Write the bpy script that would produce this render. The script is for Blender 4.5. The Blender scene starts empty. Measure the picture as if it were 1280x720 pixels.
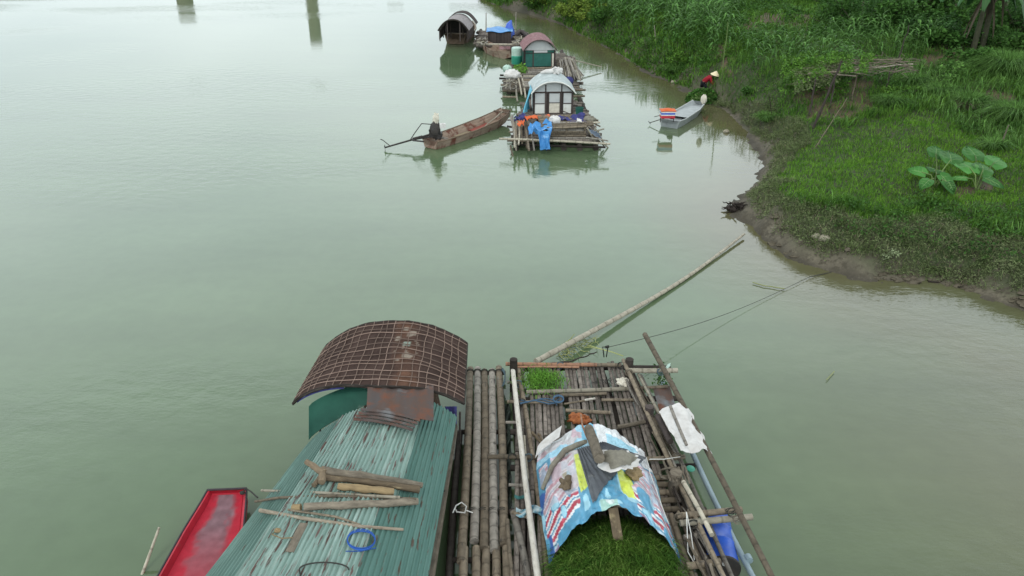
import bpy, math, random
import numpy as np
from mathutils import Vector, Matrix

rng = random.Random(11)
nr = np.random.RandomState(5)
C = bpy.context.scene.collection
F = 985.0; H = 10.0
TH = math.atan(499.0 / F); CS, SN = math.cos(TH), math.sin(TH)

# ---------------------------------------------------------------- places
def P(x, y, h=0.0):
    """world point at height h seen at photo position (x, y)"""
    u, v = x - 640.0, y - 360.0
    d = (u / F, CS - (v / F) * SN, -SN - (v / F) * CS)
    t = (h - H) / d[2]
    return Vector((d[0] * t, d[1] * t, h))

def Q(x, y, Y):
    """world point at distance Y"""
    u, v = x - 640.0, y - 360.0
    d = (u / F, CS - (v / F) * SN, -SN - (v / F) * CS)
    t = Y / d[1]
    return Vector((d[0] * t, Y, H + d[2] * t))

def hgt(base, ytop):
    q = -(ytop - 360.0) / F
    k = base[1] * (q * CS - SN) / (CS + q * SN)
    return H + k - base[2]

def proj(X, Y, Z):
    zc = Y * CS - (Z - H) * SN
    yc = Y * SN + (Z - H) * CS
    return 640 + F * X / zc, 360 - F * yc / zc

# ---------------------------------------------------------------- materials
MATS = {}
def mat(name, c1, c2=None, rough=0.8, scale=5.0, stretch=(1, 1, 1), coord='tc', rnd=0.35,
        spot=None, spot2=None, bump=0.0, metal=0.0, spec=0.10, ring=False, vcol=False, transl=0.0, detail=5.0):
    m = bpy.data.materials.new(name); m.use_nodes = True
    nt = m.node_tree; N = nt.nodes; L = nt.links
    for n in list(N): N.remove(n)
    out = N.new('ShaderNodeOutputMaterial'); b = N.new('ShaderNodeBsdfPrincipled')
    b.inputs['Roughness'].default_value = rough; b.inputs['Metallic'].default_value = metal
    b.inputs['Specular IOR Level'].default_value = spec
    at = N.new('ShaderNodeAttribute'); at.attribute_name = 'tc'
    tco = N.new('ShaderNodeTexCoord')
    sep = N.new('ShaderNodeSeparateXYZ'); L.new(at.outputs['Vector'], sep.inputs[0])
    mp = N.new('ShaderNodeMapping'); mp.inputs['Scale'].default_value = stretch
    L.new(at.outputs['Vector'] if coord == 'tc' else tco.outputs['Object'], mp.inputs[0])
    def noise(sc, det=detail, src=None):
        n = N.new('ShaderNodeTexNoise'); n.inputs['Scale'].default_value = sc
        n.inputs['Detail'].default_value = det; n.inputs['Roughness'].default_value = 0.62
        L.new(src or mp.outputs[0], n.inputs['Vector']); return n
    def ramp(fac, a, bb):
        r = N.new('ShaderNodeMapRange'); r.inputs[1].default_value = a; r.inputs[2].default_value = bb
        L.new(fac, r.inputs[0]); return r.outputs[0]
    def mix(fac, a, bb, typ='MIX'):
        x = N.new('ShaderNodeMix'); x.data_type = 'RGBA'; x.blend_type = typ
        for s, val in ((x.inputs[0], fac), (x.inputs[6], a), (x.inputs[7], bb)):
            if isinstance(val, (int, float)): s.default_value = val
            elif isinstance(val, (tuple, list)): s.default_value = (*val[:3], 1)
            else: L.new(val, s)
        return x.outputs[2]
    n1 = noise(scale)
    base = c1
    if vcol:
        ca = N.new('ShaderNodeAttribute'); ca.attribute_name = 'Col'
        base = ca.outputs['Color']
        g = mix(ramp(n1.outputs[0], .3, .7), (.82, .82, .82), (1.1, 1.1, 1.1))
        col = mix(1.0, base, g, 'MULTIPLY')
    else:
        col = mix(ramp(n1.outputs[0], .32, .68), c1, c2 or tuple(k * .72 for k in c1))
    for sp in (spot, spot2):
        if sp:
            sc, lo, hi, str3 = sp[1], sp[2], sp[3], sp[4] if len(sp) > 4 else (1, 1, 1)
            m2 = N.new('ShaderNodeMapping'); m2.inputs['Scale'].default_value = str3
            m2.inputs['Location'].default_value = (sc * .37, 3.1, 1.7)
            L.new(at.outputs['Vector'] if coord == 'tc' else tco.outputs['Object'], m2.inputs[0])
            n2 = noise(sc, 4.0, m2.outputs[0])
            col = mix(ramp(n2.outputs[0], lo, hi), col, sp[0])
    if ring:
        mo = N.new('ShaderNodeMath'); mo.operation = 'PINGPONG'; mo.inputs[1].default_value = .16
        ad = N.new('ShaderNodeMath'); ad.operation = 'MULTIPLY_ADD'; ad.inputs[1].default_value = 3.7
        L.new(sep.outputs[2], ad.inputs[0]); L.new(sep.outputs[0], ad.inputs[2])
        L.new(ad.outputs[0], mo.inputs[0])
        col = mix(ramp(mo.outputs[0], .028, .008), col, mix(0.4, col, (.03, .025, .02)))
    if rnd:
        v = N.new('ShaderNodeMapRange'); v.inputs[1].default_value = 0; v.inputs[2].default_value = 1
        v.inputs[3].default_value = 1 - rnd; v.inputs[4].default_value = 1 + rnd
        L.new(sep.outputs[2], v.inputs[0])
        hsv = N.new('ShaderNodeHueSaturation'); L.new(v.outputs[0], hsv.inputs['Value']); L.new(col, hsv.inputs['Color'])
        col = hsv.outputs[0]
    L.new(col, b.inputs['Base Color'])
    if bump:
        bp = N.new('ShaderNodeBump'); bp.inputs['Strength'].default_value = bump; bp.inputs['Distance'].default_value = .02
        L.new(n1.outputs[0], bp.inputs['Height']); L.new(bp.outputs[0], b.inputs['Normal'])
    if transl:
        t = N.new('ShaderNodeBsdfTranslucent'); L.new(col, t.inputs[0])
        mx = N.new('ShaderNodeMixShader'); mx.inputs[0].default_value = transl
        L.new(b.outputs[0], mx.inputs[1]); L.new(t.outputs[0], mx.inputs[2]); L.new(mx.outputs[0], out.inputs[0])
    else:
        L.new(b.outputs[0], out.inputs[0])
    MATS[name] = m
    return m

ST = (1, .25, 1)
M_bam = mat('bamboo weathered', (.21, .172, .125), (.115, .095, .07), .75, 5, (1.2, .6, 9), ring=True, spot=((.08, .07, .06), 6, .58, .7), bump=.3)
M_bamg = mat('bamboo grey', (.27, .245, .21), (.16, .145, .125), .75, 5, (1.2, .6, 9), ring=True, spot=((.07, .065, .06), 5, .58, .7), bump=.3)
M_bamp = mat('bamboo pale', (.40, .365, .29), (.26, .235, .18), .6, 5, (1.2, .6, 9), ring=True, spot=((.15, .13, .1), 6, .62, .74), bump=.2)
M_slat = mat('split bamboo deck', (.20, .172, .148), (.095, .082, .07), .8, 5, (1.2, .6, 9), ring=True, spot=((.05, .045, .04), 5, .56, .7), bump=.4, rnd=.42)
M_bamd = mat('bamboo dark', (.06, .05, .043), (.035, .03, .026), .8, 5, (1.2, .6, 9), ring=True, bump=.3)  # dark bamboo, tone lowered further to put gap shade into underlying poles
M_bamr = mat('bamboo reddish', (.33, .17, .10), (.22, .13, .09), .7, 5, (1.2, .6, 9), ring=True, bump=.3)
M_white = mat('white painted pole', (.58, .55, .49), (.42, .39, .33), .5, 4, (1, .6, 5), spot=((.25, .22, .17), 5, .62, .72))
M_log = mat('log bark', (.17, .13, .085), (.11, .085, .06), .9, 7, (1, 1, 4), spot=((.35, .28, .17), 4, .6, .75), bump=.7)
M_logy = mat('bare yellow wood', (.30, .22, .12), (.19, .14, .08), .8, 6, (1, 1, 4), bump=.3)
M_logg = mat('grey driftwood', (.20, .17, .13), (.10, .085, .066), .85, 6, (1, 1, 6), bump=.5)
M_wood = mat('old boat wood', (.17, .12, .085), (.095, .07, .05), .75, 4, (.6, 5, 1), spot=((.27, .22, .18), 4, .58, .75), bump=.3)
M_woodp = mat('worn hull planks', (.34, .26, .20), (.20, .15, .115), .75, 4, (.6, 5, 1), spot=((.13, .05, .035), 2.5, .52, .64), bump=.3)
M_woodg = mat('grey planks', (.27, .24, .2), (.16, .14, .12), .8, 4, (.6, 5, 1), bump=.3)
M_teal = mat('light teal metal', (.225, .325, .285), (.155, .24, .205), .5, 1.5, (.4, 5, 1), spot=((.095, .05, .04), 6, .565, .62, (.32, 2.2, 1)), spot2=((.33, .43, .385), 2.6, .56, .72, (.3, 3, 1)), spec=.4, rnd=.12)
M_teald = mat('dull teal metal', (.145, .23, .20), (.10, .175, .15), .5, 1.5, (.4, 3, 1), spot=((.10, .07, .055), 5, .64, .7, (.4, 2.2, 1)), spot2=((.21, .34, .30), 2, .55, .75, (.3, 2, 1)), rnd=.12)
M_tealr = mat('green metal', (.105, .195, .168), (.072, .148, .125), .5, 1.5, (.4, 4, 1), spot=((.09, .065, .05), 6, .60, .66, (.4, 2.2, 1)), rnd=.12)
M_greenp = mat('plain green metal', (.024, .09, .064), (.016, .06, .044), .45, 2, spot=((.12, .17, .14), 3, .6, .8), coord='obj', rnd=0)
M_rust = mat('rusty metal', (.10, .06, .045), (.075, .07, .07), .8, 1.6, (2, .6, 1), coord='obj', spot=((.15, .06, .035), 3, .5, .7), spot2=((.16, .17, .175), 1.4, .55, .7), rnd=0, bump=.2)
M_darkmetal = mat('dark metal', (.035, .035, .035), (.06, .05, .045), .5, 8, coord='obj', rnd=0)
M_red = mat('red paint', (.50, .025, .045), (.36, .02, .035), .4, 3, coord='obj', spot=((.28, .06, .06), 4, .6, .75), rnd=0, spec=.4)
M_redfloor = mat('worn painted floor', (.2, .1, .1), None, .5, 6, coord='obj', vcol=True, rnd=0)
M_redfloor0 = mat('worn grey floor', (.22, .115, .125), (.20, .15, .16), .5, 2, coord='obj', spot=((.44, .03, .05), 1.7, .5, .62), rnd=0)
M_rim = mat('dark rim', (.06, .05, .055), None, .6, 8, coord='obj', rnd=0)
M_cap = mat('dark woven mat', (.095, .062, .055), (.06, .043, .04), .85, 30, (1, 1, 1), vcol=True, bump=.8, rnd=0, detail=8)
M_lath = mat('mat lath', (.25, .18, .145), (.15, .105, .085), .8, 6, (1, 1, 4))
M_tarp = mat('printed tarp', (.5, .5, .5), None, .38, 10, coord='tc', vcol=True, bump=.25, rnd=0, spec=.45)
M_greysheet = mat('grey corrugated sheet', (.115, .125, .135), (.075, .08, .09), .55, 4, coord='obj', spot=((.22, .22, .21), 3, .6, .75), rnd=0)
M_sand = mat('grey cement lump', (.24, .225, .18), (.15, .14, .115), .95, 9, coord='obj', bump=.8, rnd=0)
M_wsack = mat('white woven sack', (.66, .65, .63), (.50, .48, .455), .65, 5, coord='obj', bump=.3, rnd=0, spot=((.42, .39, .35), 3, .62, .8))
M_cream = mat('cream rag', (.66, .62, .52), (.5, .46, .38), .8, 8, coord='obj', bump=.4, rnd=0)
M_orange = mat('orange cloth', (.36, .13, .05), (.22, .075, .035), .8, 8, coord='obj', bump=.4, rnd=0)
M_orangeb = mat('bright orange cloth', (.62, .14, .05), (.48, .10, .035), .6, 5, coord='obj', bump=.3, rnd=0)
M_blue = mat('blue plastic', (.02, .09, .46), (.017, .07, .38), .35, 3, coord='obj', rnd=0, spec=.5, spot=((.10, .16, .4), 6, .6, .8))
M_bluetarp = mat('blue tarpaulin', (.08, .27, .56), (.05, .19, .44), .45, 5, coord='obj', bump=.4, rnd=0, spot=((.3, .5, .75), 4, .58, .75))
M_cyan = mat('cyan tarpaulin', (.16, .48, .62), (.10, .36, .50), .5, 4, coord='obj', bump=.3, rnd=0)
M_purple = mat('dark blue cloth', (.055, .06, .19), (.035, .035, .10), .8, 6, coord='obj', bump=.4, rnd=0)
M_pipe = mat('grey blue pipe', (.24, .31, .34), (.17, .23, .26), .4, 3, (1, .5, 5), rnd=.1, spec=.45)
M_rope = mat('dark rope', (.05, .05, .045), None, .9, 8, rnd=.2)
M_ropeb = mat('blue rope', (.04, .12, .42), None, .7, 8, rnd=.2)
M_ropeg = mat('teal rope', (.10, .16, .18), (.06, .08, .1), .8, 8, rnd=.2)
M_ropew = mat('white cord', (.70, .70, .66), None, .7, 8, rnd=.1)
M_greenpl = mat('green plastic', (.04, .30, .20), (.03, .24, .16), .35, 3, coord='obj', rnd=0, spec=.5)
M_palegreen = mat('pale green plastic', (.40, .55, .47), None, .4, 3, coord='obj', rnd=0, spec=.5)
M_panel = mat('white panel', (.66, .67, .63), (.58, .58, .53), .6, 2, coord='obj', spot=((.45, .43, .36), 3, .6, .8), rnd=0)
M_panelg = mat('grey panel', (.48, .50, .49), (.40, .42, .41), .6, 2, coord='obj', rnd=0)
M_roofg = mat('grey roof sheeting', (.42, .47, .465), (.32, .36, .355), .6, 3, coord='obj', spot=((.52, .56, .55), 4, .55, .7), bump=.3, rnd=0)
M_roofm = mat('maroon roof sheeting', (.24, .125, .13), (.17, .09, .095), .7, 3, (1, 8, 1), coord='tc', spot=((.33, .23, .22), 5, .55, .7), rnd=0)
M_roofw = mat('grey thatch roof', (.30, .275, .27), (.20, .18, .18), .8, 4, (1, 7, 1), coord='tc', spot=((.4, .38, .37), 5, .55, .7), bump=.3, rnd=0)
M_gdoor = mat('dark green door', (.035, .13, .105), (.028, .10, .08), .55, 3, coord='obj', rnd=0, spot=((.07, .16, .13), 5, .6, .8))
M_frame = mat('dark timber frame', (.075, .06, .055), (.045, .038, .035), .8, 6, (1, 1, 4))
M_grey = mat('grey painted hull', (.32, .345, .345), (.25, .27, .27), .45, 3, coord='obj', rnd=0, spec=.4, spot=((.19, .2, .2), 3, .58, .75))
M_skin = mat('skin', (.30, .16, .10), None, .6, 5, coord='obj', rnd=0)
M_shirt = mat('dark red shirt', (.28, .018, .03), (.2, .012, .02), .85, 6, coord='obj', rnd=0)
M_trous = mat('black trousers', (.018, .018, .022), None, .85, 6, coord='obj', rnd=0)
M_hat = mat('straw hat', (.74, .64, .43), (.62, .52, .34), .7, 14, coord='obj', rnd=0)
M_conc = mat('pier concrete', (.26, .24, .17), (.2, .185, .13), .85, 1, coord='obj', rnd=0)
def fol(name, a, b, tr=.3, sc=1.2, rnd=.5, rough=.6, spot=None, spec=.08):
    return mat(name, a, b, rough, sc, coord='obj', rnd=rnd, transl=tr, detail=3, spot=spot, spec=spec)
F_lawn = fol('lawn blades', (.145, .29, .034), (.065, .17, .018), .35, 1.6)
F_med = fol('bank grass blades', (.125, .245, .036), (.04, .115, .017), .3, 1.3)
F_weed = fol('shore weed leaves', (.15, .18, .085), (.085, .125, .04), .2, 1.5)
F_dry = fol('dry stalks', (.21, .18, .12), (.13, .11, .075), .1, 2)
F_corn = fol('corn leaves', (.11, .225, .055), (.05, .13, .03), .3, 1.2, spec=.15, rough=.5)
F_tall = fol('tall grass blades', (.13, .25, .06), (.07, .16, .035), .3, 1)
F_bush = fol('bush leaves', (.07, .16, .032), (.03, .08, .017), .3, .7)
F_bushy = fol('yellow green vine leaves', (.19, .25, .04), (.085, .16, .028), .3, .6)
F_tree = fol('tree leaves', (.05, .12, .03), (.028, .07, .02), .3, .7)
F_taro = fol('taro leaf', (.075, .215, .05), (.04, .14, .03), .25, 2, rnd=.4, rough=.5, spec=.12)
F_ban = fol('banana leaf', (.06, .16, .045), (.036, .105, .03), .35, 1, rnd=.3, rough=.4, spec=.25)
F_dead = fol('dead leaf', (.12, .10, .07), (.07, .055, .04), .2, 2)
F_cut = fol('cut grass blades', (.085, .17, .025), (.04, .105, .016), .3, 2.5)
F_cutl = fol('fresh grass blades', (.16, .34, .05), (.10, .25, .035), .3, 2.5)
F_reed = fol('pale reed', (.36, .38, .16), (.24, .27, .10), .1, 2, rnd=.25)
M_stem = mat('green stem', (.13, .19, .06), (.09, .13, .045), .6, 4, (1, 1, 4))
M_bark = mat('trunk bark', (.10, .10, .06), (.05, .055, .035), .9, 5, (1, 1, 5), bump=.6)
M_root = mat('wet black roots', (.022, .018, .016), (.045, .036, .03), .6, 8, rnd=.3)
M_stone = mat('pale stone', (.33, .30, .23), (.22, .2, .15), .85, 5, coord='obj', rnd=0, bump=.5)

# ---------------------------------------------------------------- mesh collector
class MB:
    def __init__(s): s.v = []; s.f = []; s.tc = []; s.col = None; s.mi = []
    def _add(s, vs, fs, tcs):
        o = len(s.v); s.v += [tuple(p) for p in vs]; s.tc += tcs
        s.f += [tuple(i + o for i in f) for f in fs]
        return s
    def tube(s, pts, r, n=8, rn=None, flat=1.0, cap=True, irr=0.0):
        pts = [Vector(p) for p in pts]
        if not isinstance(r, (list, tuple)): r = [r] * len(pts)
        rn = rng.random() if rn is None else rn
        vs, tcs, fs = [], [], []
        along = 0.0; up0 = None
        for i, p in enumerate(pts):
            a = pts[max(i - 1, 0)]; b = pts[min(i + 1, len(pts) - 1)]
            t = (b - a).normalized() if (b - a).length > 1e-9 else Vector((0, 0, 1))
            ref = up0 if up0 is not None else (Vector((0, 0, 1)) if abs(t.z) < .92 else Vector((0, 1, 0)))
            side = t.cross(ref)
            if side.length < 1e-6: side = t.cross(Vector((1, 0, 0)))
            side.normalize(); up = side.cross(t).normalized(); up0 = up
            if i: along += (p - pts[i - 1]).length
            for k in range(n):
                an = 2 * math.pi * k / n
                rr = r[i] * (1 + irr * (rng.random() - .5))
                vs.append(p + side * math.cos(an) * rr + up * math.sin(an) * rr * flat)
                tcs.append((along + rn * 5, k / n, rn))
        m = len(pts)
        for i in range(m - 1):
            for k in range(n):
                fs.append((i * n + k, i * n + (k + 1) % n, (i + 1) * n + (k + 1) % n, (i + 1) * n + k))
        if cap:
            fs.append(tuple(range(n))[::-1]); fs.append(tuple((m - 1) * n + k for k in range(n)))
        return s._add(vs, fs, tcs)
    def bamboo(s, a, b, r0, r1=None, n=8, bend=.012, node=.3, flat=1.0, rn=None):
        a, b = Vector(a), Vector(b); r1 = r1 or r0; Ln = (b - a).length
        rn = rng.random() if rn is None else rn
        side = (b - a).cross(Vector((0, 0, 1)))
        side = side.normalized() if side.length > 1e-6 else Vector((1, 0, 0))
        bs = rng.uniform(-1, 1) * bend * Ln; bu = rng.uniform(-.6, .6) * bend * Ln
        ph = rng.random() * node
        us = [0.0]; x = ph
        while x < Ln - .03:
            if x > .03: us += [(x - .022) / Ln, x / Ln, (x + .022) / Ln]
            x += node * rng.uniform(.9, 1.1)
        us.append(1.0)
        us = sorted(u for u in us if 0 <= u <= 1)
        pts, rr = [], []
        isn = 0
        for i, u in enumerate(us):
            w = math.sin(u * math.pi)
            pts.append(a.lerp(b, u) + side * bs * w + Vector((0, 0, bu * w)))
            k = 1.06 if (i > 0 and i < len(us) - 1 and (i - 1) % 3 == 1) else 1.0
            rr.append((r0 + (r1 - r0) * u) * k)
        return s.tube(pts, rr, n, rn, flat)
    def crooked(s, a, b, r0, r1, n=8, wob=.03, k=9, irr=.12):
        a, b = Vector(a), Vector(b); L_ = (b - a).length; pts = []; rr = []
        for i in range(k):
            u = i / (k - 1)
            o = Vector((rng.uniform(-1, 1), rng.uniform(-1, 1), rng.uniform(-1, 1))) * wob * L_ * (0 if i in (0, k - 1) else 1)
            pts.append(a.lerp(b, u) + o * .5); rr.append((r0 + (r1 - r0) * u) * rng.uniform(.9, 1.12))
        return s.tube(pts, rr, n, None, 1.0, True, irr)
    def beam(s, a, b, w, h, up=(0, 0, 1)):
        a, b, up = Vector(a), Vector(b), Vector(up)
        t = (b - a).normalized(); sd = t.cross(up)
        if sd.length < 1e-5: sd = Vector((1, 0, 0))
        sd.normalize(); u2 = sd.cross(t).normalized(); rn = rng.random(); L_ = (b - a).length
        vs = [q + sd * i * w / 2 + u2 * j * h / 2 for q in (a, b) for i, j in ((-1, -1), (1, -1), (1, 1), (-1, 1))]
        tcs = [(al + rn * 3, k / 4, rn) for al in (0, L_) for k in range(4)]
        return s._add(vs, [(3, 2, 1, 0), (4, 5, 6, 7), (0, 1, 5, 4), (1, 2, 6, 5), (2, 3, 7, 6), (3, 0, 4, 7)], tcs)
    def hexa(s, lo, hi):
        """8 corners: 4 bottom, 4 top"""
        rn = rng.random()
        return s._add(list(lo) + list(hi), [(3, 2, 1, 0), (4, 5, 6, 7), (0, 1, 5, 4), (1, 2, 6, 5), (2, 3, 7, 6), (3, 0, 4, 7)],
                      [(p[0], p[1], rn) for p in list(lo) + list(hi)])
    def grid(s, fn, nu, nv, thick=0.0, colf=None, rn=.5):
        """fn(u,v)->point; u,v in 0..1"""
        pts = [[Vector(fn(i / nu, j / nv)) for j in range(nv + 1)] for i in range(nu + 1)]
        cols = [[colf(i / nu, j / nv) for j in range(nv + 1)] for i in range(nu + 1)] if colf else None
        w = nv + 1
        vs = [p for row in pts for p in row]; du = []
        a0 = [0.0]
        for i in range(1, nu + 1): a0.append(a0[-1] + (pts[i][nv // 2] - pts[i - 1][nv // 2]).length)
        b0 = [0.0]
        for j in range(1, nv + 1): b0.append(b0[-1] + (pts[nu // 2][j] - pts[nu // 2][j - 1]).length)
        tcs = [(a0[i], b0[j], rn) for i in range(nu + 1) for j in range(nv + 1)]
        fs = [(i * w + j, (i + 1) * w + j, (i + 1) * w + j + 1, i * w + j + 1) for i in range(nu) for j in range(nv)]
        if thick:
            n0 = len(vs); lower = []
            for i in range(nu + 1):
                for j in range(nv + 1):
                    a = pts[min(i + 1, nu)][j] - pts[max(i - 1, 0)][j]; b = pts[i][min(j + 1, nv)] - pts[i][max(j - 1, 0)]
                    nn = a.cross(b); nn = nn.normalized() if nn.length > 1e-9 else Vector((0, 0, 1))
                    if nn.z < -.05: nn = -nn
                    lower.append(pts[i][j] - nn * thick)
            vs += lower; tcs = tcs + tcs
            fs += [tuple(n0 + k for k in f[::-1]) for f in list(fs)]
            for i in range(nu):
                fs.append((i * w, n0 + i * w, n0 + (i + 1) * w, (i + 1) * w)); e = nv
                fs.append((i * w + e, (i + 1) * w + e, n0 + (i + 1) * w + e, n0 + i * w + e))
            for j in range(nv):
                fs.append((j, j + 1, n0 + j + 1, n0 + j)); e = nu * w
                fs.append((e + j, n0 + e + j, n0 + e + j + 1, e + j + 1))
        if colf:
            if s.col is None: s.col = []
            cc = [c for row in cols for c in row]
            s.col += cc + (cc if thick else [])
        return s._add(vs, fs, tcs)
    def lathe(s, prof, org, axis=(0, 0, 1), n=20):
        """prof: list of (radius, height along axis)"""
        org, axis = Vector(org), Vector(axis).normalized()
        ref = Vector((1, 0, 0)) if abs(axis.x) < .8 else Vector((0, 1, 0))
        e1 = axis.cross(ref).normalized(); e2 = axis.cross(e1); rn = rng.random()
        vs = [org + axis * hh + e1 * math.cos(2 * math.pi * k / n) * rr + e2 * math.sin(2 * math.pi * k / n) * rr for rr, hh in prof for k in range(n)]
        tcs = [(hh, k / n, rn) for rr, hh in prof for k in range(n)]
        fs = [(i * n + k, i * n + (k + 1) % n, (i + 1) * n + (k + 1) % n, (i + 1) * n + k) for i in range(len(prof) - 1) for k in range(n)]
        fs.append(tuple(range(n))[::-1]); fs.append(tuple((len(prof) - 1) * n + k for k in range(n)))
        return s._add(vs, fs, tcs)
    def blob(s, c, r, nu=10, nv=14, rough=.25, seed=0):
        c = Vector(c); rr = random.Random(seed); ph = [(rr.uniform(1, 4), rr.uniform(0, 6), rr.uniform(1, 4), rr.uniform(0, 6)) for _ in range(6)]
        vs, fs, tcs = [], [], []
        for i in range(nu + 1):
            th = math.pi * i / nu
            for j in range(nv):
                fi = 2 * math.pi * j / nv
                d = Vector((math.sin(th) * math.cos(fi), math.sin(th) * math.sin(fi), math.cos(th)))
                k = 1 + rough * sum(math.sin(a * d.x * 3 + b) * math.cos(cc * d.y * 3 + e + d.z * 2) for a, b, cc, e in ph) / 4
                vs.append(c + Vector((d.x * r[0], d.y * r[1], d.z * r[2])) * k); tcs.append((i / nu, j / nv, .5))
        fs = [(i * nv + j, i * nv + (j + 1) % nv, (i + 1) * nv + (j + 1) % nv, (i + 1) * nv + j) for i in range(nu) for j in range(nv)]
        return s._add(vs, fs, tcs)
    def build(s, name, m, parent=None, smooth=True, loc=None):
        me = bpy.data.meshes.new(name)
        V = np.array(s.v, dtype=np.float64)
        if parent is not None: org = np.array(wloc(parent))
        elif loc is not None: org = np.array(loc)
        else: org = np.array([(V[:, 0].min() + V[:, 0].max()) / 2, (V[:, 1].min() + V[:, 1].max()) / 2, V[:, 2].min()])
        me.from_pydata([tuple(p) for p in (V - org)], [], s.f)
        a = me.attributes.new('tc', 'FLOAT_VECTOR', 'POINT')
        a.data.foreach_set('vector', np.array(s.tc, dtype=np.float32).ravel())
        if s.col:
            a = me.attributes.new('Col', 'FLOAT_COLOR', 'POINT')
            a.data.foreach_set('color', np.array([(*c[:3], 1.0) for c in s.col], dtype=np.float32).ravel())
        me.polygons.foreach_set('use_smooth', [bool(smooth)] * len(me.polygons))
        if smooth: me.set_sharp_from_angle(angle=math.radians(50))
        me.materials.append(m)
        o = bpy.data.objects.new(name, me); C.objects.link(o)
        if parent is not None: o.parent = parent
        else: o.location = org
        return o

def wloc(o):
    p = Vector((0, 0, 0))
    while o is not None: p += Vector(o.location); o = o.parent
    return p

def tag(o, label=None, cat=None, group=None, kind=None):
    for k, v in (('label', label), ('category', cat), ('group', group), ('kind', kind)):
        if v: o[k] = v
    return o

def thing(name, label, cat, loc, group=None):
    o = bpy.data.objects.new(name, None); C.objects.link(o); o.location = loc; o.empty_display_size = .3
    return tag(o, label, cat, group)

def fastmesh(name, V, faces_list, tc, m, parent=None, loc=None):
    """numpy mesh; faces_list: list of int arrays (k, n)"""
    org = np.array(wloc(parent)) if parent is not None else np.array(loc if loc is not None else (V[:, 0].mean(), V[:, 1].mean(), V[:, 2].min()))
    me = bpy.data.meshes.new(name); V = V - org
    me.vertices.add(len(V)); me.vertices.foreach_set('co', V.astype(np.float32).ravel())
    li = np.concatenate([f.ravel() for f in faces_list]).astype(np.int32)
    tot = np.concatenate([np.full(len(f), f.shape[1]) for f in faces_list]).astype(np.int32)
    st = np.concatenate([[0], np.cumsum(tot)[:-1]]).astype(np.int32)
    me.loops.add(len(li)); me.loops.foreach_set('vertex_index', li)
    me.polygons.add(len(tot)); me.polygons.foreach_set('loop_start', st)
    try: me.polygons.foreach_set('loop_total', tot)
    except Exception: pass
    me.update(calc_edges=True)
    a = me.attributes.new('tc', 'FLOAT_VECTOR', 'POINT'); a.data.foreach_set('vector', tc.astype(np.float32).ravel())
    me.materials.append(m)
    o = bpy.data.objects.new(name, me); C.objects.link(o)
    if parent is not None: o.parent = parent
    else: o.location = org
    return o

def blades(name, m, pos, hh, ww, lean=.5, parent=None, loc=None, dirs=None, droop=.35):
    """one grass blade of 5 vertices per position"""
    n = len(pos)
    an = nr.uniform(0, 2 * np.pi, n) if dirs is None else dirs
    ld = np.stack([np.cos(an), np.sin(an), np.zeros(n)], 1)
    wa = nr.uniform(0, 2 * np.pi, n); wd = np.stack([np.cos(wa), np.sin(wa), np.zeros(n)], 1)
    le = nr.uniform(.15, 1, n) * lean
    z = np.array([0, 0, 1.0])
    hh = hh[:, None]; ww = ww[:, None]; le = le[:, None]
    mid = pos + z * hh * .62 + ld * hh * le * .38
    tip = pos + z * hh * (1 - droop * le) + ld * hh * le * 1.05
    V = np.stack([pos - wd * ww / 2, pos + wd * ww / 2, mid + wd * ww * .42, mid - wd * ww * .42, tip], 1).reshape(-1, 3)
    b = np.arange(n)[:, None] * 5
    f4 = b + np.array([[0, 1, 2, 3]]); f3 = b + np.array([[3, 2, 4]])
    r = nr.rand(n); tc = np.zeros((n, 5, 3)); tc[:, :, 2] = r[:, None]; tc[:, 2:4, 0] = .6; tc[:, 4, 0] = 1
    return fastmesh(name, V, [f4, f3], tc.reshape(-1, 3), m, parent, loc)

def leaves(name, m, pos, size, up=.6, parent=None, loc=None, asp=.5):
    n = len(pos)
    d = nr.normal(0, 1, (n, 3)); d[:, 2] = d[:, 2] * .5 - .15; d /= np.linalg.norm(d, axis=1)[:, None]
    nn = nr.normal(0, 1, (n, 3)) * (1 - up) + np.array([0, 0, up]); sd = np.cross(d, nn); sd /= np.linalg.norm(sd, axis=1)[:, None] + 1e-9
    s = size[:, None]
    tip = pos + d * s; m1 = pos + d * s * .45 + sd * s * asp * .5; m2 = pos + d * s * .45 - sd * s * asp * .5
    V = np.stack([pos, m1, tip, m2], 1).reshape(-1, 3)
    b = np.arange(n)[:, None] * 4
    tc = np.zeros((n, 4, 3)); tc[:, :, 2] = nr.rand(n)[:, None]; tc[:, :, 0] = np.array([0, .5, 1, .5])
    return fastmesh(name, V, [b + np.array([[0, 1, 2]]), b + np.array([[0, 2, 3]])], tc.reshape(-1, 3), m, parent, loc)

VT = {}
def vnoise(x, y, sc, seed=0):
    T = VT.get(seed)
    if T is None: T = VT[seed] = np.random.RandomState(seed).rand(64, 64)
    if np.ndim(x) == 0:
        x = float(x) / sc; y = float(y) / sc; xi = math.floor(x); yi = math.floor(y); fx = x - xi; fy = y - yi
        fx = fx * fx * (3 - 2 * fx); fy = fy * fy * (3 - 2 * fy); a = xi % 64; b = yi % 64; c = (a + 1) % 64; d = (b + 1) % 64
        return (T[a, b] * (1 - fx) + T[c, b] * fx) * (1 - fy) + (T[a, d] * (1 - fx) + T[c, d] * fx) * fy
    x = np.asarray(x) / sc; y = np.asarray(y) / sc
    xi = np.floor(x).astype(int); yi = np.floor(y).astype(int); fx = x - xi; fy = y - yi
    fx = fx * fx * (3 - 2 * fx); fy = fy * fy * (3 - 2 * fy)
    g = lambda a, b: T[a % 64, b % 64]
    return (g(xi, yi) * (1 - fx) + g(xi + 1, yi) * fx) * (1 - fy) + (g(xi, yi + 1) * (1 - fx) + g(xi + 1, yi + 1) * fx) * fy

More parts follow.
